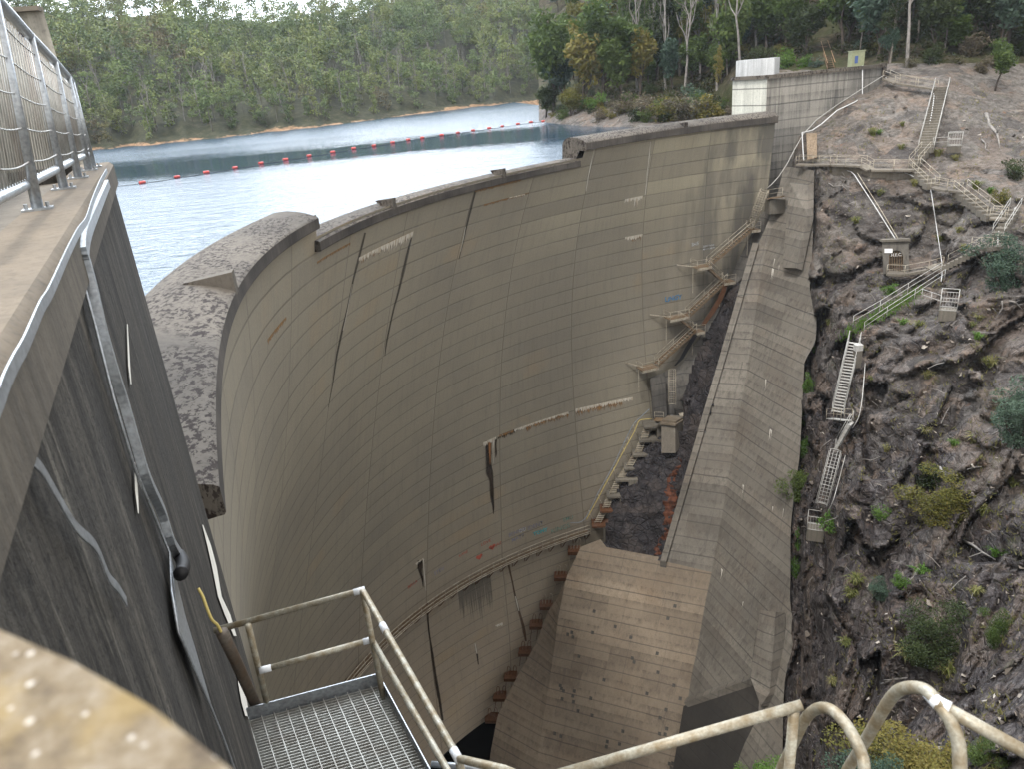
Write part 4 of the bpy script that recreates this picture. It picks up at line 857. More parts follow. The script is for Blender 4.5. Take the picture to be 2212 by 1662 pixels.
# blurred parapet right under the camera
b = MB(); zp = -.34
pe = [PZ(x, y, zp) for x, y in ((-500, 1130), (0, 1362), (160, 1432), (330, 1530), (500, 1664), (640, 1800))]
fl = [Vector((-1.6, -.6, zp)), Vector((-.2, -.7, zp))]
b.quad(*pe, fl[1], fl[0])
for p, q_ in zip(pe[:-1], pe[1:]): b.quad(p, q_, q_+Vector((.02, .03, -.6)), p+Vector((.02, .03, -.6)))
PM = NM('lichen_parapet', .95, 0, .2); P = PM.geo.outputs['Position']
c = PM.ramp(PM.noise(P, 22, 5, .7), [(.3, (.07, .055, .042, 1)), (.5, (.17, .135, .09, 1)), (.7, (.27, .235, .185, 1))])
c = PM.mix(c, (.26, .19, .08, 1), PM.math('MULTIPLY', PM.ramp(PM.noise(P, 9, 4, .6), [(.48, 0), (.6, 1)]), .6)); c = PM.mix(c, (.52, .49, .44, 1), PM.ramp(PM.vor(P, 60), [(.12, .8), (.2, 0)]))
PM.bump(PM.noise(P, 60, 5, .7), .8, .01); po = b.build('near_parapet', PM.col(c)); tag(po, 'out of focus lichen covered yellowish parapet corner at the bottom left', 'parapet')
# ================================================================== STEEL PLATFORM BELOW
zp = -4.7; plat = empty('access_platform', PZ(700, 1600, zp), 'galvanised steel grating platform with pipe handrails bracketed off the wall', 'platform')
A, B = PZ(538, 1556, zp), PZ(822, 1480, zp); ex = (B-A).normalized(); ey = Vector((.456, -.89, 0)).normalized(); Wd = (B-A).length; Ld = 2.6
C_ = B+ey*Ld; D_ = A+ey*Ld
b = MB(); n = int(Ld/.030)
for i in range(n+1):
    p = A+ey*(i*.030); b.beam(p, p+ex*Wd, .005, .03)
for i in range(int(Wd/.1)+1):
    p = A+ex*(i*.1)+Vector((0, 0, .012)); b.beam(p, p+ey*Ld, .007, .008)
b.build('grating', metal('grating_steel', (.46, .46, .43, 1), .2, .5, .4), plat)
kz = Vector((0, 0, .05)); b = MB(); b.beam(A+kz, B+kz, .008, .15); b.beam(B+kz, C_+kz, .008, .15); b.build('kick_plate', GALV, plat)
b = MB(); g_ = Vector((0, 0, -.12)); b.beam(A+g_+ey*.3, B+g_+ey*.3, .06, .12); b.beam(A+g_+ey*1.6, B+g_+ey*1.6, .06, .12); b.beam(A+g_+ex*.05, D_+g_+ex*.05, .05, .12); b.beam(A+g_+ex*(Wd*.62), D_+g_+ex*(Wd*.62), .05, .1); b.build('support_beam', GALV, plat)
b = MB()
for i in range(8):
    p = A+ex*(i*Wd/7.5)-ey*.02; b.beam(p+Vector((0, 0, -.01)), p-ey*.045+Vector((0, 0, -.01)), .008, .02)
b.beam(A-ey*.06+Vector((0, 0, -.01)), B-ey*.06+Vector((0, 0, -.01)), .006, .02); b.build('outer_trim', bpy.data.materials['grating_steel'], plat)
rt = -3.6; r0, r1, r2 = PZ(462, 1364, rt), PZ(783, 1276, rt), PZ(990, 1640, rt); r3 = PD(1090, 1664, 3.9); r4 = PD(1180, 1700, 4.2)
R_ = .024
MB().tube([r0, r1-(r1-r0).normalized()*.03, r1+(r2-r1).normalized()*.03, r2]+[r2.lerp(r3, .15), r3, r4], R_, 14).build('top_rail', PAINT_RAIL, plat, True)
m0, m1, m2 = PZ(566, 1449, -4.12), PZ(803, 1383, -4.12), PZ(975, 1680, -4.12)
MB().tube([m0, m1], R_, 14).build('mid_rail', PAINT_RAIL, plat, True); MB().tube([m1, m2, m2+(m2-m1)*.3], R_, 14).build('mid_rail', PAINT_RAIL, plat, True)
p1 = PZ(536, 1352, rt); MB().tube([p1, PZ(578, 1541, zp)+Vector((0, .03, 0))], R_, 14).build('post', PAINT_RAIL, plat, True)
MB().tube([r1, PZ(829, 1513, zp-.02)], R_, 14).build('post', PAINT_RAIL, plat, True)
MB().tube([r2, Vector((r2.x+.12, r2.y-.2, zp))], R_, 14).build('post', PAINT_RAIL, plat, True)
ZP = plain('zinc_paint', (.62, .64, .66, 1), .5, .05)
for q_, dr_ in ((r1, r0-r1), (r1.lerp(r2, .27), r2-r1), (r2, r1-r2), (m0, m1-m0), (m1, m0-m1)): MB().tube([q_-dr_.normalized()*.02, q_+dr_.normalized()*.07], .0265, 14).build('weld_sleeve', ZP, plat, True)
wr = MB().tube([PZ(932, 1652, -4.6), PZ(1000, 1657, -4.6), PZ(1070, 1663, -4.6)], .022, 10).build('lower_rail', GALV, None, True); tag(wr, 'small bright rail end at the bottom edge beside the platform', 'rail')
# foreground hoops and handrail at the head of the ladder
hr = empty('ladder_handrail', PD(1710, 1662, 3.6), 'cream pipe handrail with a square end in the right foreground', 'handrail')
q0, q1 = PD(1180, 1682, 3.45), PD(1733, 1524, 3.25)
MB().tube([q0, q1], .024, 16).build('top_rail', PAINT_RAIL, hr, True); pq = PD(1716, 1532, 3.26); MB().tube([pq, pq+Vector((0, 0, -1.6))], .0235, 16).build('post', PAINT_RAIL, hr, True)
HA = [(1660, 1740, 3.7), (1687, 1662, 3.6), (1717, 1601, 3.45), (1738, 1557, 3.3), (1758, 1536, 3.2), (1778, 1530, 3.1), (1801, 1538, 3.02), (1828, 1567, 2.95), (1848, 1601, 2.9), (1862, 1634, 2.88), (1867, 1664, 2.86), (1868, 1740, 2.85)]
h1 = MB().tube(bez([PD(*p) for p in HA], 5), .0235, 16).build('ladder_hoop', PAINT_RAIL, None, True); tag(h1, 'small bent pipe hoop just right of the square-ended handrail', 'ladder hoop')
HB = [(1790, 1740, 3.5), (1832, 1662, 3.35), (1868, 1604, 3.2), (1909, 1533, 3.0), (1936, 1497, 2.88), (1966, 1486, 2.78), (1999, 1492, 2.7), (2023, 1517, 2.64), (2050, 1554, 2.6), (2068, 1597, 2.58), (2073, 1641, 2.57), (2074, 1740, 2.57)]
h2 = empty('tall_hoop', PD(1999, 1492, 2.7), 'taller bent pipe hoop with a welded rail running off to the right edge', 'ladder hoop')
MB().tube(bez([PD(*p) for p in HB], 5), .0235, 16).build('hoop', PAINT_RAIL, h2, True)
MB().tube([PD(2026, 1521, 2.63), PD(2120, 1574, 2.56), PD(2260, 1650, 2.5)], .0235, 16).build('rail', PAINT_RAIL, h2, True)
MB().tube([PD(2008, 1500, 2.685), PD(2024, 1519, 2.635), PD(2052, 1533, 2.61)], .0255, 16).build('weld_sleeve', bpy.data.materials['zinc_paint'], h2, True)
# ================================================================== VEGETATION
def leaf_mat(name, cols, trans=.25):
    M = NM(name, .7, 0, .2); oi = M.n('ShaderNodeObjectInfo'); P = M.geo.outputs['Position']
    isl = M.geo.outputs['Random Per Island']
    c = M.ramp(M.math('FRACT', M.math('ADD', M.math('MULTIPLY', isl, .5), M.math('ADD', oi.outputs['Random'], M.math('MULTIPLY', M.noise(P, .35, 3), .5)))), [(i/(len(cols)-1), hexl(c_)) for i, c_ in enumerate(cols)])
    M.b.inputs['Subsurface Weight'].default_value = 0
    tr = M.n('ShaderNodeBsdfTranslucent'); M.l(c, tr.inputs['Color']); ms = M.n('ShaderNodeMixShader'); ms.inputs[0].default_value = trans
    out = M.t.nodes['Material Output']; M.l(M.b.outputs[0], ms.inputs[1]); M.l(tr.outputs[0], ms.inputs[2]); M.l(ms.outputs[0], out.inputs['Surface'])
    return M.col(c)
def hexl(c): return c if len(c) == 4 else tuple(c)+(1,)
L_GREEN = leaf_mat('gum_leaves', [(.042, .070, .020), (.075, .115, .030), (.11, .15, .042), (.06, .095, .026)])
L_OLIVE = leaf_mat('olive_leaves', [(.085, .092, .024), (.15, .145, .036), (.19, .155, .045), (.11, .115, .03)])
L_BLUE = leaf_mat('blue_green_leaves', [(.030, .060, .040), (.060, .100, .070), (.095, .140, .100), (.045, .080, .055)])
L_DARK = leaf_mat('dark_leaves', [(.016, .026, .012), (.032, .048, .018), (.050, .068, .024), (.024, .036, .015)])
L_BRIGHT = leaf_mat('bright_leaves', [(.050, .110, .020), (.085, .170, .030), (.12, .20, .045), (.065, .13, .025)])
L_DRY = leaf_mat('dry_twiggy_leaves', [(.085, .070, .045), (.125, .105, .075), (.10, .10, .055), (.16, .13, .095)], .1)
L_GRASS = leaf_mat('tussock_blades', [(.10, .12, .035), (.17, .17, .06), (.22, .20, .09), (.12, .15, .04)])
BARK = plain('pale_gum_bark', (.20, .18, .155, 1), .9, .3, 2); BARKD = plain('dark_bark', (.075, .06, .05, 1), .9, .3, 2); DEAD = plain('bleached_dead_wood', (.25, .235, .22, 1), .9, .25, 2)
def leaf_mesh(name, clusters, size, mat, rs, up=.35):
    "clusters: [(centre, radius vec, n)] -> small leaf faces spread through each clump's shell"
    V = []
    for c, r, n in clusters:
        u = rs.normal(size=(n, 3)); u /= np.linalg.norm(u, axis=1)[:, None]; rad = rs.uniform(.35, 1.05, n)**.6
        p = np.array(c)+u*np.array(r)*rad[:, None]; V.append(p)
    P_ = np.concatenate(V); n = len(P_); a = rs.normal(size=(n, 3)); a[:, 2] += up*2; a /= np.linalg.norm(a, axis=1)[:, None]
    b_ = rs.normal(size=(n, 3)); b_ -= a*(a*b_).sum(1)[:, None]; b_ /= np.linalg.norm(b_, axis=1)[:, None]; c_ = np.cross(a, b_)
    s = (size*rs.uniform(.6, 1.4, n))[:, None]; q = np.stack([P_-b_*s, P_-c_*s*.45, P_+b_*s*.9, P_+c_*s*.45], 1).reshape(-1, 3)
    me = bpy.data.meshes.new(name); me.vertices.add(4*n); me.vertices.foreach_set('co', q.ravel()); me.loops.add(4*n); me.loops.foreach_set('vertex_index', np.arange(4*n)); me.polygons.add(n); me.polygons.foreach_set('loop_start', np.arange(n)*4); me.polygons.foreach_set('loop_total', np.full(n, 4)); me.update(calc_edges=True); me.validate()
    if mat: me.materials.append(mat)
    return me
def limb(b, p, d, L, r, rnd, depth_, tips, bend=.25, split=(2, 3), up=.25):
    pts = [Vector(p)]; dd = Vector(d).normalized(); n = 4
    for i in range(n):
        dd = (dd+Vector((rnd.uniform(-bend, bend), rnd.uniform(-bend, bend), rnd.uniform(-bend*.3, bend)+up*.2))).normalized(); pts.append(pts[-1]+dd*L/n)
    b.tube(pts, [r*(1-.45*i/n) for i in range(n+1)], 5, cap=False)
    if depth_ <= 0: tips.append(pts[-1]); return
    if depth_ <= 1: tips.append(pts[2])
    for k in range(rnd.randint(*split)):
        a = rnd.uniform(0, 6.28); e = (dd+Vector((math.cos(a), math.sin(a), up))*rnd.uniform(.5, .95)).normalized(); limb(b, pts[rnd.randint(2, n)], e, L*rnd.uniform(.5, .75), r*.5, rnd, depth_-1, tips, bend, split, up)
def make_tree(seed, kind):
    rnd = random.Random(seed); rs = np.random.RandomState(seed); b = MB(); tips = []
    if kind == 'tall':       # tall gum: long bare trunk, crown in the top third  (unit height 1 -> 18 m)
        H = 18; pts = [Vector((0, 0, -1))]; x = y = 0
        for i in range(1, 8): x += rnd.uniform(-.22, .22); y += rnd.uniform(-.22, .22); pts.append(Vector((x, y, H*.78*i/7)))
        b.tube(pts, [.24*(1-.72*i/7) for i in range(8)], 7, cap=False)
        for i in range(3, 8):
            for _ in range(2 if i > 4 else 1): a = rnd.uniform(0, 6.28); limb(b, pts[i], (math.cos(a), math.sin(a), rnd.uniform(.6, 1.5)), rnd.uniform(2, 3.6), .09, rnd, 1, tips, .3)
        cl = [(t, (rnd.uniform(.9, 1.6), rnd.uniform(.9, 1.6), rnd.uniform(.6, 1.)), 85) for t in tips]; mats = BARK; lf = .26
    elif kind == 'round':    # spreading crown on a short trunk, 9 m
        H = 9; limb(b, (0, 0, -1), (0, 0, 1), 4.2, .22, rnd, 3, tips, .2, (3, 4), .35)
        cl = [(t, (rnd.uniform(.8, 1.4), rnd.uniform(.8, 1.4), rnd.uniform(.55, .95)), 80) for t in tips]; mats = BARKD; lf = .25
    elif kind == 'shrub':    # 3.5 m, foliage to the ground
        H = 3.5
        for _ in range(7): a = rnd.uniform(0, 6.28); limb(b, (0, 0, -.3), (math.cos(a)*.8, math.sin(a)*.8, 1.1), rnd.uniform(1.1, 1.9), .05, rnd, 1, tips, .3)
        cl = [(t, (rnd.uniform(.35, .65),)*2+(rnd.uniform(.3, .55),), 40) for t in tips]+[((rnd.uniform(-.7, .7), rnd.uniform(-.7, .7), rnd.uniform(.3, 1.4)), (.55, .55, .45), 50) for _ in range(8)]; mats = BARKD; lf = .13
    elif kind == 'heath':
        H = 3.5
        for _ in range(9): a = rnd.uniform(0, 6.28); limb(b, (0, 0, -.3), (math.cos(a)*.7, math.sin(a)*.7, 1.2), rnd.uniform(1.2, 2.), .035, rnd, 1, tips, .3)
        cl = [(t, (rnd.uniform(.35, .6),)*2+(rnd.uniform(.3, .5),), 260) for t in tips]; mats = BARKD; lf = .055
    elif kind == 'column':
        H = 7; b.tube([(0, 0, -.5), (0, 0, 6)], [.12, .04], 6)
        cl = [((rnd.uniform(-.5, .5), rnd.uniform(-.5, .5), .6+i*.42), (.75*(1-abs(i-6)/14),)*2+(.6,), 110) for i in range(15)]; mats = BARKD; lf = .16
    me_t = b.mesh('trunk', [mats], True); me_c = leaf_mesh('crown', cl, lf, None, rs)
    return me_t, me_c, H
TT = {k: [make_tree(10*i+j, k) for j in range(n)] for i, (k, n) in enumerate((('tall', 5), ('round', 5), ('shrub', 5), ('column', 2), ('heath', 3)))}
MC = {}
def crown_mesh(kind, j, mat):
    key = (kind, j, mat.name)
    if key not in MC: m_ = TT[kind][j][1].copy(); m_.materials.clear(); m_.materials.append(mat); MC[key] = m_
    return MC[key]
rt_ = random.Random(99)
def tree(kind, loc, H, mat, label, cat='tree', group=None, name=None, wide=1., trunk=True):
    j = rt_.randrange(len(TT[kind])); mt, mc, H0_ = TT[kind][j]; s = H/H0_
    r = empty(name or {'tall': 'gum_tree', 'round': 'bushy_tree', 'shrub': 'shrub', 'heath': 'shrub', 'column': 'conifer'}[kind], loc, label, cat, group); r.scale = (s*wide, s*wide, s); r.rotation_euler = (rt_.uniform(-.06, .06), rt_.uniform(-.06, .06), rt_.uniform(0, 6.28))
    for nm, me_ in (('trunk' if cat == 'tree' else 'stem', mt), ('crown', crown_mesh(kind, j, mat))):
        o = bpy.data.objects.new(nm, me_); COL.objects.link(o); o.parent = r
    return r
def HPX(loc, hpx): return hpx/F0*depth(loc)/math.cos(PITCH*.8)
# --- named trees and bushes read off the photograph: (kind, x, y of the foot, height px, leaf, width, label, cat)
T2 = lambda x, y: onT(TR2, x, y)
T1 = lambda x, y: onT(TR1, x, y)
PEN = [('round', 1198, 246, 165, L_GREEN, 1.0, 'green gum leaning over the water at the very tip of the wooded point'), ('round', 1180, 262, 80, L_DARK, 1.2, 'dark low branch-heavy tree dipping to the water at the point'),
       ('round', 1225, 240, 120, L_BLUE, 1., 'grey green tree behind the one at the tip of the point'), ('round', 1260, 240, 150, L_OLIVE, 1.1, 'yellowish olive tree on the shore of the wooded point'),
       ('round', 1300, 232, 165, L_GREEN, 1.3, 'broad bright green gum in the middle of the wooded point'), ('round', 1345, 225, 130, L_GREEN, 1.1, 'rounded green tree right of the broad bright gum'),
       ('round', 1255, 165, 110, L_OLIVE, .9, 'orange tinted tree high behind the tip of the point'), ('round', 1235, 260, 60, L_OLIVE, 1.4, 'low rusty olive bush at the water edge of the point')]
for k_, x, y, h_, mt_, wd_, lb in PEN:
    p = T2(x, y); tree(k_, p, HPX(p, h_)*1.15, mt_, lb, group=None, wide=wd_)
place_words = ['on the wooded point', 'behind the wooded point', 'above the spillway end', 'behind the thrust block', 'above the dirt path', 'up the slope at the top right']
def where(x, y): return place_words[0 if x < 1330 and y > 130 else 1 if x < 1450 else 2 if x < 1590 else 3 if x < 1760 else 4 if x < 1900 else 5]
def spread(n, x0, x1, y0, y1, mind, seed):
    r = random.Random(seed); P_ = []
    for _ in range(n*40):
        x, y = r.uniform(x0, x1), r.uniform(y0, y1)
        if all((x-a)**2+((y-c)*1.3)**2 > mind**2 for a, c in P_): P_.append((x, y))
        if len(P_) >= n: break
    return P_
for i, (x, y) in enumerate(spread(52, 1340, 1720, -60, 190, 22, 5)):
    if x > 1575 and y > 115: continue
    p = T2(x, y); mt_ = rt_.choice([L_GREEN, L_GREEN, L_OLIVE, L_DARK])
    tree('tall', p, rt_.uniform(15, 23), mt_, 'tall slender gum with pale bare trunk '+where(x, y), group='slender gums '+where(x, y), wide=rt_.uniform(.7, 1.1))
for i, (x, y) in enumerate(spread(84, 1200, 1740, -60, 200, 20, 8)):
    if (x < 1330 and y > 200) or (x > 1575 and y > 125): continue
    p = T2(x, y); mt_ = rt_.choice([L_GREEN, L_OLIVE, L_DARK, L_BLUE, L_GREEN])
    tree('round', p, rt_.uniform(6, 11.5), mt_, 'bushy understorey tree '+where(x, y), group='understorey trees '+where(x, y), wide=rt_.uniform(.9, 1.3))
for i, (x, y) in enumerate(spread(110, 1740, 2420, -160, 140, 21, 9)):
    if abs(x-1783) < 30 and y > 0: continue
    p = T2(x, y); mt_ = rt_.choice([L_DARK, L_GREEN, L_GREEN, L_BLUE])
    tree(rt_.choice(['tall', 'round', 'round', 'round']), p, rt_.uniform(7, 13), mt_, 'dark green tree '+where(x, y), group='dark trees '+where(x, y), wide=rt_.uniform(.9, 1.3))
for i, (x, y) in enumerate(spread(120, 1215, 2300, -20, 262, 24, 12)):
    if (x > 1560 and y > 140) and not (x > 1925 and y < 165) or abs(x-1785) < 22 or (x < 1575 and y > 255) : continue
    p = T2(x, y); mt_ = rt_.choice([L_DRY, L_OLIVE, L_DARK, L_DRY, L_GREEN, L_BLUE]) 
    tree('shrub', p, rt_.uniform(1.8, 4.2), mt_, 'scrubby bush '+where(x, y), 'shrub', 'scrub bushes '+where(x, y), wide=rt_.uniform(.9, 1.5))
ug = []; rs_ = np.random.RandomState(31); ru = random.Random(31)
for _ in range(1500):
    x, y = ru.uniform(1190, 2500), ru.uniform(-180, 258)
    if (x > 1560 and y > 138) or abs(x-1785) < 16 or (y > 238 and x < 1420): continue
    p = T2(x, y); ug.append((tuple(p+Vector((0, 0, ru.uniform(.2, 1.4)))), (ru.uniform(.8, 2.), ru.uniform(.8, 2.), ru.uniform(.5, 1.3)), 60))
um = leaf_mesh('undergrowth', ug, .26, leaf_mat('undergrowth_leaves', [(.020, .030, .012), (.045, .055, .020), (.075, .070, .030), (.040, .050, .022), (.09, .08, .05)]), rs_)
uo = bpy.data.objects.new('undergrowth', um); COL.objects.link(uo); tag(uo, 'tangled dark scrub covering the ground under the trees', 'undergrowth', kind='stuff')
for i, (x, y) in enumerate(spread(34, 1190, 1575, 236, 266, 13, 44)):
    p = T2(x, y); tree('shrub', p, rt_.uniform(1.6, 3.4), rt_.choice([L_DRY, L_OLIVE, L_GREEN, L_DARK]), 'low bush crowding the waterline of the wooded point', 'shrub', 'bushes along the waterline of the point', wide=rt_.uniform(1., 1.6))
for i, (x, y) in enumerate(spread(46, 1230, 1730, -20, 215, 30, 57)):
    if (x > 1575 and y > 125) or (x < 1330 and y > 200): continue
    p = T2(x, y); tree('round', p, rt_.uniform(10, 15), rt_.choice([L_GREEN, L_GREEN, L_OLIVE, L_BLUE]), 'large leafy gum with a full crown '+where(x, y), group='large leafy gums '+where(x, y), wide=rt_.uniform(.8, 1.1))
for i, (x, y) in enumerate(spread(40, 1730, 2420, -160, 132, 36, 58)):
    if abs(x-1783) < 24 and y > 0: continue
    p = T2(x, y); tree('round', p, rt_.uniform(10, 15), rt_.choice([L_GREEN, L_DARK, L_GREEN]), 'large leafy gum with a full crown '+where(x, y), group='large leafy gums '+where(x, y), wide=rt_.uniform(.8, 1.1))
SHORE = [(1285, 240, 50, L_BRIGHT, 'vivid green small bush above the driftwood bank of the point'), (1350, 250, 60, L_DRY, 'grey twiggy bush right of the driftwood bank'), (1395, 258, 62, L_DRY, 'large grey olive bush at the shore'), (1440, 262, 60, L_OLIVE, 'olive bush at the shore left of the spillway wall'), (1480, 262, 70, L_DRY, 'brownish bush at the shore near the spillway wall'), (1525, 262, 75, L_OLIVE, 'tawny bush at the waterline by the far crest'), (1500, 230, 60, L_BLUE, 'grey green bush above the tawny one by the far crest')]
for x, y, h_, mt_, lb in SHORE:
    p = T2(x, y); tree('shrub', p, HPX(p, h_), mt_, lb, 'shrub', wide=1.3)
SPEC = [('column', 1552, 178, 70, L_OLIVE, 1., 'yellow green columnar conifer left of the white wall', 'tree'), ('shrub', 1700, 152, 60, L_BRIGHT, 1., 'bright green bush just behind the thrust block coping', 'shrub'), ('shrub', 1738, 150, 42, L_BRIGHT, 1.2, 'fresh green bush left of the timber steps', 'shrub'), ('round', 1920, 140, 85, L_BLUE, .8, 'blue green tree right of the green cabinet', 'tree'),
        ('round', 2150, 196, 95, L_GREEN, 1.1, 'dense green tree alone at the top right edge of the bare slope', 'tree'), ('round', 2075, 120, 90, L_GREEN, 1.4, 'wide green tree above the long concrete stairs', 'tree'), ('shrub', 1640, 145, 55, L_DARK, 1.2, 'dark bush behind the white wall', 'shrub'), ('shrub', 1765, 148, 30, L_BLUE, 1.3, 'low grey green bush beside the foot of the timber steps', 'shrub')]
for k_, x, y, h_, mt_, wd_, lb, ct in SPEC:
    p = T2(x, y) if y < 165 else T1(x, y); tree(k_, p, HPX(p, h_), mt_, lb, ct, wide=wd_)
BANK = [(1716, 1078, 66, L_GREEN, 1.1, 'dense dark green bush growing at the edge of the buttress'), (2030, 1135, 92, L_OLIVE, 1.25, 'round yellow olive bush on the middle of the rock face'), (1803, 1148, 52, L_BRIGHT, 1.1, 'bright green bush beside the foot of the caged ladder'), (2010, 1050, 60, L_DARK, 1.3, 'sparse dark bush above the round olive one'), (1902, 1122, 34, L_BRIGHT, 1.2, 'small fresh green bush between ladder and olive bush'),
        (2165, 625, 95, L_BLUE, 1., 'grey green flowering bush at the right edge below the landing'), (2200, 960, 120, L_BLUE, .9, 'grey green bush at the right edge halfway down'), (1990, 1420, 110, L_DARK, 1.1, 'large dark green bush low on the rock face'), (2150, 1395, 70, L_GREEN, .8, 'narrow green bush low at the right'), (1905, 1295, 50, L_BLUE, 1.2, 'wispy grey green bush on the dark rock'), (1942, 1270, 38, L_BRIGHT, .9, 'small bright bush beside the wispy one'),
        (2195, 385, 44, L_DARK, 1.3, 'dark low bush at the right edge above the landings'), (2160, 440, 34, L_OLIVE, 1.2, 'olive low bush above the right hand stairs'), (1745, 650+60, 30, L_BRIGHT, 1., 'green tuft low beside the buttress top'), (1728, 1190, 60, L_BRIGHT, .5, 'ferns in the crack beside the buttress, upper clump'), (1722, 1250, 60, L_BRIGHT, .5, 'ferns in the crack beside the buttress, lower clump'),
        (1745, 850, 55, L_BRIGHT, .5, 'leafy strip hugging the buttress edge, upper clump'), (1738, 920, 60, L_BRIGHT, .5, 'leafy strip hugging the buttress edge, middle clump'), (1735, 985, 50, L_BRIGHT, .6, 'leafy strip hugging the buttress edge, lower clump'), (1922, 635, 26, L_BRIGHT, 1.4, 'yellow green bush under the tunnel landing'), (2120, 1650, 60, L_GREEN, 1.4, 'green bush at the bottom right behind the hoops'), (2010, 1690, 110, L_OLIVE, 1.6, 'olive heath bush behind the tall hoop'), (1935, 1700, 110, L_OLIVE, 1.5, 'tawny heath bush seen through the small hoop')]
for x, y, h_, mt_, wd_, lb in BANK:
    p = T1(x, y); tree('heath' if y > 1290 or h_ > 60 else 'shrub', p, HPX(p, h_)*(1.45 if h_ > 60 else 1.2), mt_, lb, 'shrub', wide=wd_)
# two leafy saplings nearer the camera at the foot of the view
for x, y, h_, d_, mt_, lb, wd_ in ((1660, 1745, 200, 30, L_BRIGHT, 'young leafy wattle in front of the buttress foot', .75), (1885, 1720, 170, 30, L_BLUE, 'bushy blue green wattle behind the small hoop', 1.2)):
    p = PD(x, y, d_); tree('heath', p, h_/F0*d_, mt_, lb, wide=wd_*.9)
# tussocks
def tuft_mesh(seed, mat):
    r = random.Random(seed); b = MB()
    for _ in range(70):
        a = r.uniform(0, 6.28); l_ = r.uniform(.5, 1.); sp = r.uniform(.2, .8); x0, y0 = r.uniform(-.12, .12), r.uniform(-.12, .12); d = Vector((math.cos(a), math.sin(a), 0)); q = Vector((-d.y, d.x, 0))*.022
        p0 = Vector((x0, y0, -.1)); p1 = p0+d*sp*l_*.5+Vector((0, 0, l_*.6)); p2 = p0+d*sp*l_+Vector((0, 0, l_*(.75-sp*.4)))
        b.quad(p0-q, p0+q, p1+q, p1-q); b.quad(p1-q, p1+q, p2)
    return b.mesh('tussock', [mat])
TU = [tuft_mesh(i, L_GRASS) for i in range(4)]+[tuft_mesh(9, L_BRIGHT)]
tus = [(2002, 815), (1883, 823), (2000, 935), (1918, 975), (2060, 962), (2105, 955), (1985, 705), (2100, 705), (2115, 690), (2140, 415), (2107, 405), (2026, 335), (2065, 345), (1885, 290), (1898, 288), (1950, 270), (1947, 322), (2080, 540), (1840, 1290), (1950, 700), (2125, 1110), (1960, 1420), (1830, 1395), (2105, 1285), (1990, 1240), (2070, 500), (2030, 520), (1925, 560), (2140, 790), (1760, 760), (1790, 700), (1850, 480), (1900, 420), (1975, 400), (2110, 730), (1850, 1260), (2050, 1460), (1800, 1480), (2190, 1050), (2150, 1200)]
for i, (x, y) in enumerate(tus):
    p = T1(x, y); o = bpy.data.objects.new('grass_tussock', TU[i % 5]); COL.objects.link(o); o.location = p-Vector(p).normalized()*.15; s = rt_.uniform(.9, 1.7); o.scale = (s, s, s*.9); o.rotation_euler = (rt_.uniform(-.3, .1), 0, rt_.uniform(0, 6))
    tag(o, 'small grass tussock growing in the bare rock of the right bank', 'grass tussock', 'tussocks on the right bank')
# loose stones and litter over the bank
rb_ = MB(); r = random.Random(41)
for _ in range(5200):
    x, y = r.uniform(1722, 2420), r.uniform(172, 1640)
    if y > 420 and r.random() < .45: continue
    p = T1(x, y); p = p-p.normalized()*.05; sz = r.uniform(.06, .22)*(1.8 if r.random() < .06 else 1)
    v = [p+Vector((r.uniform(-1, 1), r.uniform(-1, 1), r.uniform(-.6, .8))).normalized()*sz*r.uniform(.7, 1.2) for _ in range(5)]; n0 = len(rb_.v); rb_.v += [tuple(q) for q in v]
    for f in ((0, 1, 2), (0, 2, 3), (0, 3, 1), (4, 2, 1), (4, 3, 2), (4, 1, 3)): rb_.f.append(tuple(n0+i for i in f)); rb_.m.append(0)
RM = NM('loose_stone', .9, 0, .2); tag(rb_.build('loose_stones', RM.col(RM.ramp(RM.geo.outputs['Random Per Island'], [(0, (.05, .043, .04, 1)), (.5, (.16, .14, .12, 1)), (.8, (.27, .24, .21, 1)), (1, (.42, .39, .35, 1))]))), kind='stuff', label='loose grey stones and rubble scattered over the right bank', cat='stones')
tw_ = MB()
for _ in range(420):
    x, y = r.uniform(1740, 2400), r.uniform(172, 1300)
    if y > 430 and r.random() < .6: continue
    p = T1(x, y); p = p-p.normalized()*.15; d = Vector((r.uniform(-1, 1), r.uniform(-.3, .3), r.uniform(-.5, .5))).normalized()*r.uniform(.4, 1.5); m_ = p+d*.5+Vector((0, 0, r.uniform(0, .15))); tw_.tube([p, m_, p+d+Vector((0, 0, r.uniform(-.1, .1)))], [.035, .028, .012], 4)
tag(tw_.build('dry_twigs', DEAD), kind='stuff', label='dry bleached twigs lying all over the bare slope', cat='twigs')
# bright grass strip beside the stairs, as ground cover
gb_ = MB(); r = random.Random(2)
for _ in range(2600):
    f = r.random(); x = 1990-f*175+r.gauss(0, 5); y = 632+f*102+r.gauss(0, 7)-4
    p = T1(x, y)-Vector(T1(x, y)).normalized()*.15; a = r.uniform(0, 6.28); q = Vector((math.cos(a), math.sin(a), 0))*.05; gb_.quad(p-q, p+q, p+Vector((r.uniform(-.12, .12), r.uniform(-.12, .12), r.uniform(.15, .4))))
tag(gb_.build('grass_strip', L_BRIGHT), kind='stuff', label='fresh green grass growing along the sloping pipe rail', cat='grass')
tb_ = MB(); r = random.Random(21)
for _ in range(9000):
    x, y = r.uniform(1720, 2400), r.uniform(180, 1700); 
    if noise.noise(Vector((x*.012, y*.012, 5))) < .02 + (.12 if x < 1760 else 0): continue
    c0 = T1(x, y); c0 = c0-c0.normalized()*.1
    for _ in range(3):
        a = r.uniform(0, 6.28); q = Vector((math.cos(a), math.sin(a), 0))*.035; tb_.quad(c0-q, c0+q, c0+Vector((r.uniform(-.25, .25), r.uniform(-.25, .25), r.uniform(.1, .4))))
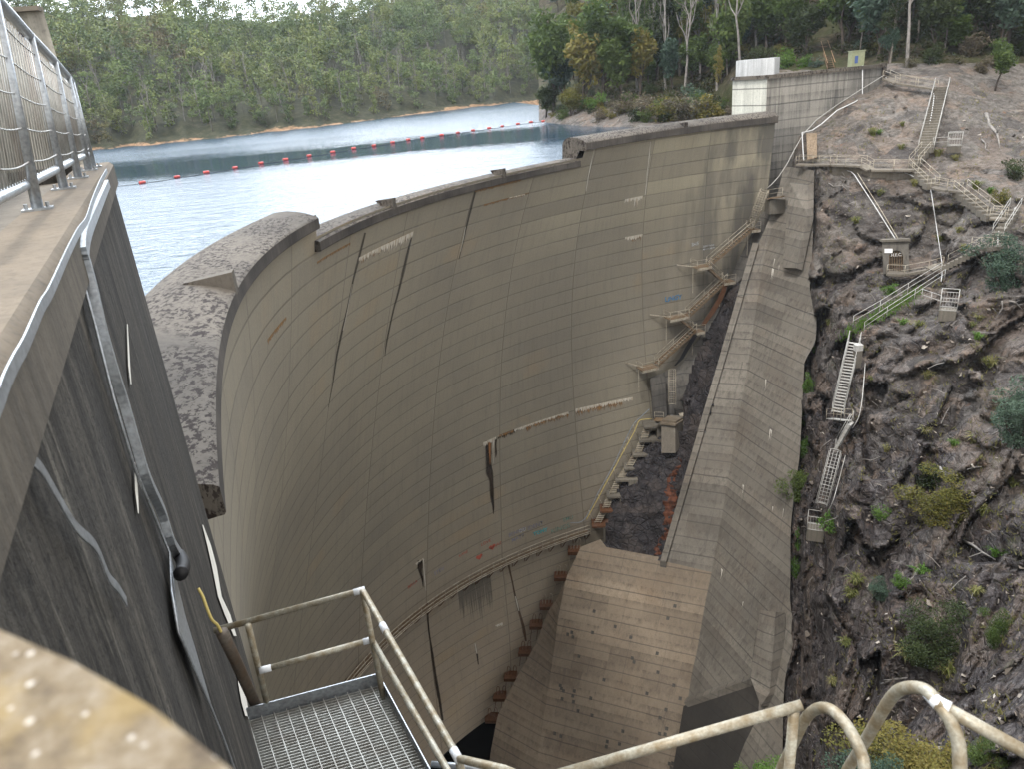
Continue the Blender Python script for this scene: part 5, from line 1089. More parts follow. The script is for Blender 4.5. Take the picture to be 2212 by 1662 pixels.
tag(tb_.build('sparse_grass', L_GRASS), kind='stuff', label='sparse dry grass and weeds scattered over the bare bank', cat='grass')
# fallen branches and bleached sticks on the cleared slope
def stick(x0, y0, x1, y1, r_, lab, T=TR1, mat=DEAD):
    a, c = onT(T, x0, y0), onT(T, x1, y1); a -= a.normalized()*.35; c -= c.normalized()*.35; rr = random.Random(int(x0*7)); b = MB(); mid = [a.lerp(c, f)+Vector((rr.uniform(-.25, .25), 0, rr.uniform(-.15, .3))) for f in (.33, .66)]
    b.tube([a]+mid+[c], [r_, r_*.85, r_*.6, r_*.3], 6)
    for m_ in mid: b.tube([m_, m_+Vector((rr.uniform(-1, 1), rr.uniform(-.4, .4), rr.uniform(-.2, 1)))], [r_*.5, r_*.2], 5)
    tag(b.build('fallen_branch', mat, None, True), lab, 'branch')
for a in ((2130, 245, 2160, 318, .22, 'thick bleached log lying down the right slope beside a twiggy stump'), (2120, 300, 2140, 330, .08, 'thin pale stick beside the bleached log'), (2165, 650, 2150, 690, .07, 'thin white stick on the rock right of the viewing cage'), (2180, 650, 2212, 672, .07, 'pale stick at the right edge level with the cage'), (2030, 1010, 2070, 1035, .09, 'grey stick above the round olive bush'), (2080, 1170, 2150, 1210, .1, 'long grey stick low at the right'), (1985, 1230, 1960, 1290, .1, 'pale forked stick on the dark rock'), (1905, 1480, 1960, 1465, .1, 'short pale stick above the hoops'), (1880, 165, 1960, 160, .1, 'grey branch lying behind the walkway'), (1790, 395, 1830, 410, .07, 'twiggy branch below the retaining wall'), (1815, 380, 1850, 402, .06, 'second twiggy branch below the retaining wall'), (1745, 425, 1738, 470, .08, 'bare roots hanging beside the buttress top')): stick(*a)
for i, a in enumerate(((1290, 262, 1350, 258), (1310, 268, 1370, 266), (1335, 262, 1345, 240), (1360, 268, 1325, 252), (1275, 266, 1300, 262))):
    stick(*a, .12, 'bleached driftwood log on the shore of the wooded point, '+['leftmost long one', 'lowest long one', 'upright one', 'leaning one', 'short one'][i], TR2)

# ------------------------------------------------------------------ forest over the lake
def merge_forest(name, items, mats, label):
    VV, FF, MI, TI = [], [], [], []; off = 0
    for (va, fa, mi), M4, tint in items:
        v = va@M4[:3, :3].T+M4[:3, 3]; VV.append(v); FF.append(fa+off); MI.append(mi); TI.append(np.full(len(v), tint)); off += len(v)
    V = np.concatenate(VV); Fq = np.concatenate(FF); mi = np.concatenate(MI); n = len(Fq)
    me = bpy.data.meshes.new(name); me.vertices.add(len(V)); me.vertices.foreach_set('co', V.ravel()); me.loops.add(4*n); me.loops.foreach_set('vertex_index', Fq.ravel()); me.polygons.add(n)
    me.polygons.foreach_set('loop_start', np.arange(n)*4); me.polygons.foreach_set('loop_total', np.full(n, 4)); me.polygons.foreach_set('material_index', mi); me.update(calc_edges=True)
    at = me.attributes.new('tint', 'FLOAT', 'POINT'); at.data.foreach_set('value', np.concatenate(TI).astype(np.float32))
    for m_ in mats: me.materials.append(m_)
    o = bpy.data.objects.new(name, me); COL.objects.link(o); return tag(o, label, 'forest', kind='stuff')
FM = NM('far_forest_leaves', .75, 0, .15); at = FM.n('ShaderNodeAttribute', attribute_name='tint'); isl = FM.geo.outputs['Random Per Island']
c = FM.ramp(at.outputs['Fac'], [(0, (.085, .130, .050, 1)), (.25, (.135, .195, .070, 1)), (.5, (.20, .235, .08, 1)), (.7, (.105, .165, .075, 1)), (.85, (.16, .15, .062, 1)), (1, (.14, .115, .07, 1))])
c = FM.mix(c, FM.mix(c, (.18, .19, .10, 1), .5), FM.math('MULTIPLY', isl, .55)); FM.col(c)
def far_template(seed, kind):
    r = random.Random(seed); rs = np.random.RandomState(seed); b = MB(); cl = []
    if kind == 0:
        H = 15; b.tube([(0, 0, -2), (r.uniform(-.3, .3), 0, 5), (r.uniform(-.5, .5), 0, 11)], [.16, .12, .07], 4, cap=False)
        for i in range(13): a = r.uniform(0, 6.28); q = r.uniform(0, 3.2); cl.append(((math.cos(a)*q, math.sin(a)*q, r.uniform(5.5, 14.)-q*.7), (r.uniform(1.2, 1.9),)*2+(r.uniform(.8, 1.2),), 36))
    elif kind == 1:
        H = 9; b.tube([(0, 0, -2), (0, 0, 6)], [.18, .06], 4, cap=False)
        for i in range(11): a = r.uniform(0, 6.28); q = r.uniform(0, 1.9); cl.append(((math.cos(a)*q, math.sin(a)*q, r.uniform(1.5, 8.3)-q*.6), (r.uniform(.9, 1.4),)*2+(r.uniform(.7, 1.2),), 30))
    me = leaf_mesh('x', cl, .4, None, rs, .8); n = len(me.polygons); va = np.zeros(len(me.vertices)*3); me.vertices.foreach_get('co', va); va = va.reshape(-1, 3); fa = np.arange(4*n).reshape(-1, 4); bpy.data.meshes.remove(me)
    tv = np.array(b.v); tf = np.array([f for f in b.f if len(f) == 4])
    return np.concatenate([va, tv]), np.concatenate([fa, tf+len(va)]), np.r_[np.zeros(n, int), np.ones(len(tf), int)]
FT_ = [[far_template(i, 0) for i in range(5)], [far_template(20+i, 1) for i in range(4)]]
items = []; r = random.Random(77); near_spots = []
x = -420.
while x < 1560:
    y0 = np.interp(x, [a for a, _ in FS], [c_ for _, c_ in FS]); dist = PZ(x, y0, WZ).length; step = 4.6*F0/dist
    q = 5.+r.uniform(0, 3)
    while q < 200:
        xx = x+r.uniform(-.5, .5)*step*1.2; p = far_pt(xx, q+r.uniform(-2, 2))
        if xx > 1230 and q > 120: q += 8; continue
        small = q < 45 and r.random() < .75; tpl = r.choice(FT_[1] if small else FT_[0]); s = r.uniform(.55, .9) if small else r.choice([r.uniform(.6, .85), r.uniform(.85, 1.2)])*(1. if q > 40 else .85)
        a = r.uniform(0, 6.28); M4 = np.eye(4); ca, sa = math.cos(a)*s, math.sin(a)*s; M4[:3, :3] = [[ca, -sa, 0], [sa, ca, 0], [0, 0, s*r.uniform(.9, 1.15)]]; M4[:3, 3] = p
        t_ = min(1, max(0, .42+.8*noise.noise(Vector(p)*.035)+r.uniform(-.3, .3)))
        if r.random() < .985: items.append((tpl, M4, t_))
        q += r.uniform(3.4, 5.2)*(1+q/300)
    x += step
print('FAR TREES', len(items))
merge_forest('far_forest', items, [FM.mat, plain('greyish_bark', (.13, .12, .105, 1), .9, .3, .3)], 'dense gum forest covering the hillside across the lake')
# pale dead and bare gums standing out of the far forest, one object each
def bare_mesh(seed):
    rnd = random.Random(seed); b = MB(); tips = []; H = 16; pts = [Vector((0, 0, -1))]; x = y = 0
    for i in range(1, 7): x += rnd.uniform(-.35, .35); y += rnd.uniform(-.35, .35); pts.append(Vector((x, y, H*.8*i/6)))
    b.tube(pts, [.30*(1-.7*i/6) for i in range(7)], 6, cap=False)
    for i in range(3, 7):
        for _ in range(2): a = rnd.uniform(0, 6.28); limb(b, pts[i], (math.cos(a), math.sin(a), rnd.uniform(.8, 1.8)), rnd.uniform(2., 3.6), .11, rnd, 1, tips, .35)
    return b.mesh('trunk', [DEAD], True)
BM = [bare_mesh(i) for i in range(6)]
bare = [(330, 282), (345, 290), (220, 268), (255, 250), (300, 200), (150+80, 170), (395, 230), (410, 260), (445, 270), (470, 240), (486, 225), (492, 200), (520, 195), (540, 190), (560, 210), (600, 210), (640, 225), (620, 245), (660, 170), (690, 200), (720, 150), (745, 240), (790, 225), (800, 175), (812, 205), (850, 190), (870, 200), (880, 190), (905, 210), (940, 170), (955, 185), (970, 190), (985, 205), (1000, 160), (1015, 185), (1050, 190), (1058, 150), (1070, 200), (1100, 170), (1105, 195), (1125, 150), (300, 130), (420, 110), (500, 120), (580, 140), (700, 90), (760, 110), (830, 100), (940, 100), (1020, 90), (1090, 110), (1140, 80), (960, 60), (1060, 50)]
for i, (x, y) in enumerate(bare):
    y0 = np.interp(x, [a for a, _ in FS], [c_ for _, c_ in FS]); best = None
    for q in range(8, 230, 4):
        p = far_pt(x, q); yy = PJ(p)[1]
        if best is None or abs(yy-y) < best[0]: best = (abs(yy-y), p)
    o = bpy.data.objects.new('bare_gum', BM[i % 6]); COL.objects.link(o); o.location = best[1]; s = rt_.uniform(.5, .8); o.scale = (s*.8, s*.8, s*1.15); o.rotation_euler = (rt_.uniform(-.08, .08), rt_.uniform(-.08, .08), rt_.uniform(0, 6.28))
    z_ = 'near the far shoreline' if q and best[1].z < -3 else 'high on the far hillside' if best[1].z > 12 else 'midway up the far hillside'; s_ = 'left' if x < 480 else 'middle' if x < 820 else 'right'
    tag(o, 'pale bare gum trunk standing %s, %s part' % (z_, s_), 'tree', 'bare gums %s, %s part' % (z_, s_))
for i, (x, y) in enumerate(((1385, 30), (1420, 60), (1465, 40), (1478, 110), (1497, 60), (1510, 90), (1530, 50), (1548, 118), (1600, 60), (1375, 110), (1440, 130), (1345, 60), (1635, 20), (1905, 20), (1960, 60))):
    p = T2(x, min(y+90, 200)); o = bpy.data.objects.new('bare_gum', BM[(i*5) % 6]); COL.objects.link(o); o.location = p; o.scale = (.8, .8, 1.2); o.rotation_euler = (rt_.uniform(-.06, .06), rt_.uniform(-.06, .06), rt_.uniform(0, 6.28)); tag(o, 'tall pale bare gum trunk '+where(x, y), 'tree', 'bare gums '+where(x, y))
# ------------------------------------------------------------------ buoy line
buoys = [(308, 396), (383, 384), (446, 374), (508, 364), (564, 354), (617, 346), (668, 338), (719, 330), (764, 322), (808, 316), (848, 309), (882, 303), (912, 299), (954, 293), (989, 288), (1022, 283), (1057, 278), (1085, 274), (1119, 269), (1147, 265), (1174, 263)]
RED = plain('red_float_paint', (.55, .09, .08, 1), .45, .15, 1.5)
def buoy_mesh(seed):
    r = random.Random(seed); b = MB(); n = 12; L = .7; prof = [(-L, .22), (-L*.93, .33), (-L*.5, .36), (0, .365), (L*.5, .36), (L*.93, .33), (L, .22)]
    for x, rad in prof:
        for k in range(n): a = 2*math.pi*k/n; b.v.append((x, rad*math.cos(a), rad*math.sin(a)))
    for i in range(len(prof)-1):
        for k in range(n): b.f.append((i*n+k, i*n+(k+1) % n, (i+1)*n+(k+1) % n, (i+1)*n+k)); b.m.append(0)
    b.f.append(tuple(range(n-1, -1, -1))); b.m.append(0); b.f.append(tuple((len(prof)-1)*n+k for k in range(n))); b.m.append(0)
    return b.mesh('float', [RED], True)
BMH = buoy_mesh(1); cap = MB(); cap.tube([(-.9, 0, 0), (-.6, 0, 0)], .06, 6); cap.tube([(.6, 0, 0), (.9, 0, 0)], .06, 6); cap.box((0, 0, .37), (.12, 0, 0), (0, .05, 0), (0, 0, .03)); CPM = cap.mesh('shackle', [BLACK])
ords = ['first (leftmost)', 'second', 'third', 'fourth', 'fifth', 'sixth', 'seventh', 'eighth', 'ninth', 'tenth', 'eleventh', 'twelfth', 'thirteenth', 'fourteenth', 'fifteenth', 'sixteenth', 'seventeenth', 'eighteenth', 'nineteenth', 'twentieth', 'twenty-first']
bp = [PZ(x, y, WZ) for x, y in buoys]
for i, p in enumerate(bp):
    r_ = empty('buoy', p+Vector((0, 0, .14)), 'red barrel float on the boom line, %s from the left' % ords[i], 'buoy', 'red floats of the boom across the lake'); d = bp[min(i+1, len(bp)-1)]-bp[max(i-1, 0)]; r_.rotation_euler = (0, 0, math.atan2(d.y, d.x)+.25*math.sin(i*2.3))
    r_.scale = (.56, .56, .56)
    for nm, m_ in (('float', BMH), ('shackle', CPM)): o = bpy.data.objects.new(nm, m_); COL.objects.link(o); o.parent = r_
P_ = [PZ(236, 402, WZ+.03)]+[p+Vector((0, 0, .03)) for p in bp]; cb = []
for a, c in zip(P_[:-1], P_[1:]):
    q = Vector((-(c-a).y, (c-a).x, 0)).normalized()
    for f in (0, .25, .5, .75): cb.append(a.lerp(c, f)-q*(.9*math.sin(math.pi*f))*(1 if (c-a).length > 3 else .3))
cb.append(P_[-1]); tag(MB().tube(cb, .035, 5).build('boom_cable', BLACK, None, True), 'thin dark cable linking the red floats across the water', 'cable')
# ================================================================== STAIRS, RAILS AND SMALL STRUCTURES
UPV = Vector((0, 0, 1))
def toward(p, m_): return p-p.normalized()*m_
def railing(parent, pts, h=1.0, step=2., mat=None, mid=True, r=.025, names=('top_rail', 'mid_rail', 'post'), ends=True):
    mat = mat or TAN_RAIL; pts = [Vector(p) for p in pts]
    MB().tube([p+UPV*h for p in pts], r, 6).build(names[0], mat, parent, True)
    if mid: MB().tube([p+UPV*h*.52 for p in pts], r*.85, 6).build(names[1], mat, parent, True)
    P_ = []
    for a, c in zip(pts[:-1], pts[1:]):
        n = max(1, round((c-a).length/step)); P_ += [a.lerp(c, i/n) for i in range(n)]
    P_.append(pts[-1])
    for p in P_: MB().tube([p-UPV*.1, p+UPV*h], r, 6).build(names[2], mat, parent, True)
def flight(parent, a, c, w_, mat, rise=.22, side=None, th=.04, stringer=True, solid=False):
    "steps climbing from c up to a"
    a, c = Vector(a), Vector(c); d = a-c; hd = Vector((d.x, d.y, 0)); s = side.normalized() if side is not None else Vector((-hd.y, hd.x, 0)).normalized()
    n = max(3, int(abs(d.z)/rise)); b = MB(); run = hd/n
    for i in range(n):
        p = c.lerp(a, (i+.5)/n)
        if solid: b.box(p-UPV*.22, s*w_/2, run*.52, UPV*(.22+abs(d.z)/n*.3))
        else: b.box(p, s*w_/2, run.normalized()*max(.13, run.length*.36), UPV*th/2)
    b.build('treads', mat, parent)
    if stringer and not solid:
        for q in (-1, 1): MB().beam(a+s*w_/2*q, c+s*w_/2*q, .06, .26).build('stringer', mat, parent)
    return s
def dmin(x, y, w_=2):
    i = int(np.clip((x-TR1.xs[0])/5, w_, len(TR1.xs)-1-w_)); j = int(np.clip((y-TR1.ys[0])/5, w_, len(TR1.ys)-1-w_)); return float(TR1.D[j-w_:j+w_+1, i-w_:i+w_+1].min())
def tp(x, y, off=.45): return PD(x, y, dmin(x, y)-off)
def seg(x0, y0, x1, y1, off):
    "both ends of a straight run, pulled out of the rock until the whole run is clear of it"
    d0, d1 = dmin(x0, y0), dmin(x1, y1); ex_ = 0
    for i in range(1, 12):
        f = i/12; ex_ = max(ex_, 1/((1-f)/d0+f/d1)-dmin(x0+(x1-x0)*f, y0+(y1-y0)*f, 1))
    return PD(x0, y0, d0-ex_-off), PD(x1, y1, d1-ex_-off)
STEP_C = concrete('step_concrete', (.17, .155, .13, 1), (.105, .095, .08, 1), .6, scale=2)
def bank_stair(name, x0, y0, x1, y1, lab, w_=1.1, mat=STEP_C, solid=True, rails=(-1, 1), off=.5, dd=None, rm=None):
    a, c = seg(x0, y0, x1, y1, off); r = empty(name, (a+c)/2, lab, 'stairs')
    s = flight(r, a, c, w_, mat, solid=solid); 
    for q in rails: railing(r, [a+s*w_/2*q, c+s*w_/2*q], 1., 2.2, rm or TAN_RAIL)
    return r
def walkway(name, pts, lab, w_=1.0, rails=(1,), off=.6, mat=CONC_PLAIN, cat='walkway', thick=.18, dvec=None):
    P_ = [tp(*p, off) if len(p) == 2 else PD(*p) for p in pts]; r = empty(name, P_[0], lab, cat); b = MB()
    for a, c in zip(P_[:-1], P_[1:]):
        b.beam(a, c, w_, thick)
    b.build('deck', mat, r)
    for q in rails:
        E2 = []
        for i, p in enumerate(P_):
            d = P_[min(i+1, len(P_)-1)]-P_[max(i-1, 0)]; s = Vector((-d.y, d.x, 0)).normalized(); s = s if s.dot(-p) > 0 else -s; E2.append(p+s*w_/2*q)
        railing(r, E2, 1., 2.2)
    return r, P_
walkway('bank_walkway', [(1914, 170), (1938, 180), (1980, 186), (2022, 193)], 'short railed walkway running off the end of the thrust block wall', 1., (1, -1), .7)
bank_stair('long_stairs', 2034, 186, 2000, 322, 'long straight concrete stairs with a pale pipe rail on the bare upper slope', 1.5, rails=(-1, 1), rm=GALV_FAR)
bank_stair('short_stairs', 1999, 326, 1972, 357, 'short narrow stairs joining the long stairs to the railed walkway below', .9)
wk, wp = walkway('railed_walkway', [(1722, 355, 85.5), (1762, 356, 84.4), (1800, 356), (1866, 358), (1882, 367), (1930, 367), (1972, 367)], 'long railed concrete walkway along the top of the buttress', 1.2, (1, -1), .8)
b = MB(); tops = [p+UPV*-.12+p.normalized()*.2 for p in wp[1:]]
for a, c in zip(tops[:-1], tops[1:]): b.prism([a, c, c-UPV*1.6, a-UPV*1.4], Vector((0, .5, 0)))
b.build('retaining_wall', CONC_PLAIN, wk)
bank_stair('upper_bank_stairs', 1974, 362, 2015, 400, 'stairs dropping right from the end of the railed walkway', 1.2)
walkway('upper_landing', [(2014, 405), (2045, 411), (2074, 414)], 'concrete landing between two flights at the upper right', 1.1, (1, -1), .9)
bank_stair('middle_bank_stairs', 2073, 410, 2146, 468, 'straight railed stairs running down to the right from the upper landing', 1.3)
walkway('right_landing', [(2140, 470), (2172, 474)], 'small square railed landing at the foot of the middle flight', 1.2, (1, -1), .9)
bank_stair('right_bank_stairs', 2192, 450, 2155, 508, 'steep stairs with silver rail near the right edge', .9, rm=GALV_FAR)
walkway('lower_landing', [(2113, 533), (2158, 536)], 'concrete landing on a block right of the tunnel', 1.6, (1, -1), 1.1, thick=.3)
bank_stair('tunnel_stairs', 2112, 538, 2040, 575, 'long low concrete stairs leading down left to the tunnel level', 1.2, rails=(1,))
walkway('tunnel_landing', [(1917, 590), (1958, 592), (2008, 583), (2028, 574)], 'pale concrete landing with bent pipe rail in front of the barred tunnel', 1.2, (1,), .9, thick=.22)
sr = empty('sloping_rail', tp(1990, 615), 'long sloping pipe handrail running down left over the bright grass', 'handrail')
railing(sr, [tp(2032, 590, .6), tp(1960, 634, .6), (tp(1900, 672, .6)), tp(1842, 705, .6)], 1., 3., GALV_FAR)
sr2 = empty('outer_sloping_rail', tp(1990, 625), 'second pipe handrail just right of the one over the grass', 'handrail')
railing(sr2, [tp(2040, 602, .6), tp(1975, 645, .6), tp(1915, 683, .6), tp(1866, 716, .6)], .9, 3., GALV_FAR)
bank_stair('ladder_stairs', 1846, 738, 1809, 893, 'very steep galvanised ladder stairs with close rungs on the dark rock', .95, GALV_FAR, False, (-1, 1), .6, None, GALV_FAR)
walkway('rock_platform', [(1796, 905), (1828, 909)], 'little railed platform on the rock at the foot of the ladder stairs', .9, (1, -1), 1., GALV_FAR, thick=.06)
bank_stair('offset_stairs', 1838, 915, 1808, 968, 'short crooked railed steps between the two ladders', .7, GALV_FAR, False, (-1, 1), .6, None, GALV_FAR)
def cage_ladder(name, top, bot, w_, lab, mat, cage=True, nh=3, outw=None):
    top, bot = Vector(top), Vector(bot); r = empty(name, bot, lab, 'ladder'); d = (bot-top); L = d.length; d.normalize(); out = outw or (-(top+bot)/2).normalized(); s = d.cross(out).normalized(); out = s.cross(d).normalized(); out = out if out.dot(-top) > 0 else -out
    for q in (-1, 1): MB().tube([top+s*w_/2*q, bot+s*w_/2*q], .035, 6).build('side_rail', mat, r, True)
    b = MB()
    for i in range(int(L/.3)): b.tube([top+d*(i*.3+.15)-s*w_/2, top+d*(i*.3+.15)+s*w_/2], .018, 5)
    b.build('rungs', mat, r)
    if cage:
        for i in range(nh):
            c = top+d*(L*(i/(nh-1)*.96+.02)); MB().tube([c+s*w_/2*1.25*math.cos(a)+out*(.75*math.sin(a)) for a in np.linspace(0, math.pi, 9)], .03, 6).build('cage_hoop', mat, r, True)
        for a in np.linspace(0, math.pi, 6): v = s*w_/2*1.25*math.cos(a)+out*(.75*math.sin(a)); MB().tube([top+v+d*.2, bot+v-d*.2], .02, 5).build('cage_bar', mat, r, True)
    return r
cage_ladder('caged_ladder', tp(1806, 972, .6), tp(1775, 1092, .6), .8, 'long caged galvanised ladder low on the rock bank', GALV_FAR, nh=4)
def cage_box(x, y, wpx, hpx, blk, lab, mat=GALV_FAR, off=1.2, d=None):
    c = tp(x, y, off) if d is None else PD(x, y, d); s = depth(c)/F0; w_, h_ = wpx*s, hpx*s*1.05; r = empty('viewing_cage', c, lab, 'platform'); X = Vector((c.y, -c.x, 0)).normalized()*w_/2; Y = Vector((c.x, c.y, 0)).normalized()*w_*.4
    MB().box(c-UPV*(blk*s/2), X, Y, UPV*blk*s/2).build('concrete_block', STEP_C, r)
    b = MB()
    for z_ in (.0, .5, 1.): 
        for p, q in ((-X-Y, X-Y), (X-Y, X+Y), (X+Y, -X+Y), (-X+Y, -X-Y)): b.tube([c+p+UPV*h_*max(z_, .04), c+q+UPV*h_*max(z_, .04)], .03, 5)
    for p in (-X-Y, X-Y, X+Y, -X+Y): b.tube([c+p, c+p+UPV*h_], .03, 5)
    b.build('railing', mat, r, True); b = MB()
    for i in range(1, 6): p = (-X-Y).lerp(X-Y, i/6); b.tube([c+p, c+p+UPV*h_], .012, 4)
    b.build('bars', mat, r); return r
cage_box(1762, 1140, 34, 32, 28, 'railed cage on a concrete block at the foot of the caged ladder')
cage_box(2048, 668, 33, 40, 24, 'blue grey railed cage on a concrete block on the open rock')
cage_box(2061, 314, 27, 26, 14, 'small railed cage on a block right of the long stairs')
lr = empty('link_rail', tp(2030, 320), 'short rail linking the long stairs to the small cage', 'handrail'); railing(lr, [tp(2014, 318, .6), tp(2048, 316, .6)], 1., 2., GALV_FAR)
lr = empty('approach_rail', tp(2010, 640), 'sloping rail leading to the blue grey cage', 'handrail'); railing(lr, [tp(1990, 648, .5), tp(2031, 663, .5)], 1., 1.5, GALV_FAR)
c = tp(1852, 770, .9); bx = empty('instrument_box', c, 'grey instrument box on a concrete post beside the ladder stairs', 'box'); MB().box(c-UPV*.2, (.28, 0, 0), (0, .28, 0), (0, 0, .8)).build('post', STEP_C, bx); MB().box(c+UPV*.85, (.33, 0, 0), (0, .25, 0), (0, 0, .28)).build('lid', GALV_FAR, bx)
# tunnel portal with barred gate, small sign and lettering
td = min(dmin(1934, 560, 5), dmin(1934, 535, 4))-.5
tq = empty('tunnel_portal', PD(1934, 590, td), 'small concrete tunnel portal with an arched barred steel gate', 'tunnel entrance')
def TPX(x, y, o=0.): return PD(x, y, td-o)
TB = PD(1934, 560, 1.)*3.2
b = MB(); 
outer = [(1905, 520), (1962, 518), (1964, 590), (1908, 592)]; inner = [(1920, 590), (1920, 552), (1926, 543), (1936, 540), (1946, 543), (1951, 552), (1951, 590)]
b.prism([TPX(*p) for p in ((1905, 520), (1962, 518), (1963, 540), (1951, 552), (1946, 543), (1936, 540), (1926, 543), (1920, 552), (1906, 545))], TB)
b.prism([TPX(*p) for p in ((1906, 545), (1920, 552), (1920, 592), (1908, 592))], TB); b.prism([TPX(*p) for p in ((1951, 552), (1963, 540), (1964, 590), (1951, 591))], TB)
b.build('portal_frame', concrete('portal_concrete', (.13, .12, .105, 1), (.07, .066, .06, 1), .7), tq)
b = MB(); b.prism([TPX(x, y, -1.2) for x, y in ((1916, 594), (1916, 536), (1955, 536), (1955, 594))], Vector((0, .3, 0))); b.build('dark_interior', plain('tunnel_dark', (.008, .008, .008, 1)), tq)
b = MB()
for i in range(9): x = 1921+i*3.7; b.tube([TPX(x, 591, -.15), TPX(x, 541+abs(i-4)**2*.55, -.15)], .03, 5)
for y in (553, 570, 587): b.tube([TPX(1920, y, -.15), TPX(1951, y, -.15)], .035, 5)
b.build('barred_gate', DARKSTEEL, tq)
b = MB(); b.beam(TPX(1903, 519, .1), TPX(1964, 517, .1), .5, .22); b.build('lintel', STEP_C, tq)
b = MB(); b.prism([TPX(1911, 537, .08), TPX(1928, 537, .08), TPX(1928, 546, .08), TPX(1911, 546, .08)], Vector((0, .03, 0))); sg = b.build('sign', plain('sign_white', (.7, .7, .7, 1), .5, .03), tq)
def letters(txt, p, size, mat, name, parent, ax=Vector((1, 0, 0))):
    cu = bpy.data.curves.new(name, 'FONT'); cu.body = txt; cu.size = 1; cu.extrude = .02; cu.resolution_u = 2; ob = bpy.data.objects.new('tmp', cu); COL.objects.link(ob); bpy.context.view_layer.update()
    me = bpy.data.meshes.new_from_object(ob.evaluated_get(bpy.context.evaluated_depsgraph_get())); bpy.data.objects.remove(ob); ay = UPV; az = ax.cross(ay)
    for v in me.vertices: c_ = v.co.copy(); v.co = p+ax*c_.x*size+ay*c_.y*size+az*c_.z
    me.materials.append(mat); o = bpy.data.objects.new(name, me); COL.objects.link(o); o.parent = parent; o.matrix_parent_inverse = Matrix.Translation(-parent.location); return o
letters('H.E.C.', TPX(1924, 554, .05), .42, plain('letter_white', (.6, .6, .6, 1)), 'lettering', tq)
# green cabinet behind the wall and timber steps up the path
cb0 = PD(1848, 143, 97.5); cab = empty('green_cabinet', cb0, 'pale green box cabinet with a small blue panel behind the coping', 'cabinet')
MB().box(cb0+UPV*.9, (.82, 0, 0), (0, .6, 0), (0, 0, .95)).build('body', plain('pale_green_paint', (.24, .26, .16, 1), .6, .1), cab); MB().box(cb0+UPV*1.88, (.9, 0, 0), (0, .68, 0), (0, 0, .05)).build('roof', plain('cab_roof', (.25, .27, .17, 1), .5, .05), cab); MB().box(cb0+Vector((-.25, -.62, .85)), (.2, 0, 0), (0, .03, 0), (0, 0, .45)).build('panel', plain('blue_panel', (.05, .09, .25, 1), .4, .05), cab)
pa_, pb_ = toward(T2(1780, 98), .8), toward(T2(1795, 146), .8); ts_ = empty('timber_steps', pb_, 'timber steps with tan handrails climbing the dirt path into the trees', 'stairs')
s_ = flight(ts_, pa_, pb_, .9, plain('timber', (.20, .13, .08, 1), .9, .2, 2), .25)
for q in (-1, 1): MB().tube([pa_+s_*.5*q+UPV*.7, pb_+s_*.5*q+UPV*.7], .035, 6).build('handrail', plain('tan_timber', (.42, .27, .16, 1), .8, .1) if q < 0 else bpy.data.materials['tan_timber'], ts_, True)
# pipes and conduits
def wallpt(x, y, o=.2):
    v = Vector(ray(x, y).tolist()); n = (A2-A1).cross(UPV); n.normalize(); p0 = A1; p0 = p0+(-n if n.dot(p0) > 0 else n)*o; return v*(p0.dot(n)/v.dot(n))
def lpipe(pts, lab, r=.055, mat=WHITEPIPE, name='white_pipe'):
    P_ = []; prev_ = None
    for p in pts:
        if len(p) == 2:
            if prev_ is not None:
                n = max(1, int((abs(p[0]-prev_[0])+abs(p[1]-prev_[1]))//12))
                for i in range(1, n): f = i/n; P_.append(tp(prev_[0]+(p[0]-prev_[0])*f, prev_[1]+(p[1]-prev_[1])*f, .3))
            P_.append(tp(*p, .3))
        elif p[2] == 'w': P_.append(wallpt(p[0], p[1]))
        else: P_.append(PD(*p))
        prev_ = p
    for _ in range(2): P_ = [P_[0]]+[(P_[i-1]+P_[i]*2+P_[i+1])/4 for i in range(1, len(P_)-1)]+[P_[-1]] if len(P_) > 8 else P_
    tag(MB().tube(P_, r, 7).build(name, mat, None, True), lab, 'pipe')
lpipe([(1863, 141, 'w'), (1863, 208, 'w'), (1848, 219, 90.3), (1808, 238, 89.6), (1775, 267, 89), (1754, 281, 88.6), (1732.6, 286, 88.3), (1736, 345, 85)], 'white pipe dropping down the thrust block then curving along its foot', .07)
lpipe([(1911, 161, 'w'), (1863, 190, 'w'), (1805, 228, 'w'), (1748, 262, 'w'), (1732.6, 285, 88), (1718, 320, 87), (1704, 349, 86.3), (1680.5, 396, 86.5), (1662, 397, 87), (1655, 408, 87.5)], 'grey white pipe slanting across the thrust block down to the stairs by the dam', .05, GALV_FAR)
lpipe([(1912, 163), (1914, 180), (2020, 194), (2012, 250), (1995, 322)], 'white pipe following the walkway and the left side of the long stairs', .05)
lpipe([(1763, 360, 84), (1840, 361, 83), (1841, 370), (1890, 445), (1935, 517)], 'white pipe running diagonally down the rock to the tunnel', .045); 
lpipe([(1852, 373), (1900, 448), (1940, 515)], 'thin tan rail beside the diagonal pipe above the tunnel', .035, TAN_RAIL, 'slope_rail')
lpipe([(1952, 371), (2009, 397), (2020, 470), (2033, 555), (2037, 580), (2033, 608)], 'white pipe hanging straight down the rock right of the tunnel', .035)
lpipe([(2194, 447), (2155, 498), (2156, 534)], 'pale pipe beside the steep stairs at the right edge', .045, GALV_FAR)
lpipe([(1869, 785), (1863, 860), (1856, 905), (1842, 925)], 'thin conduit down the rock right of the ladder stairs', .035, GALV_FAR); lpipe([(1826, 985), (1812, 1040), (1798, 1090), (1786, 1110)], 'thin conduit beside the caged ladder', .03, GALV_FAR)
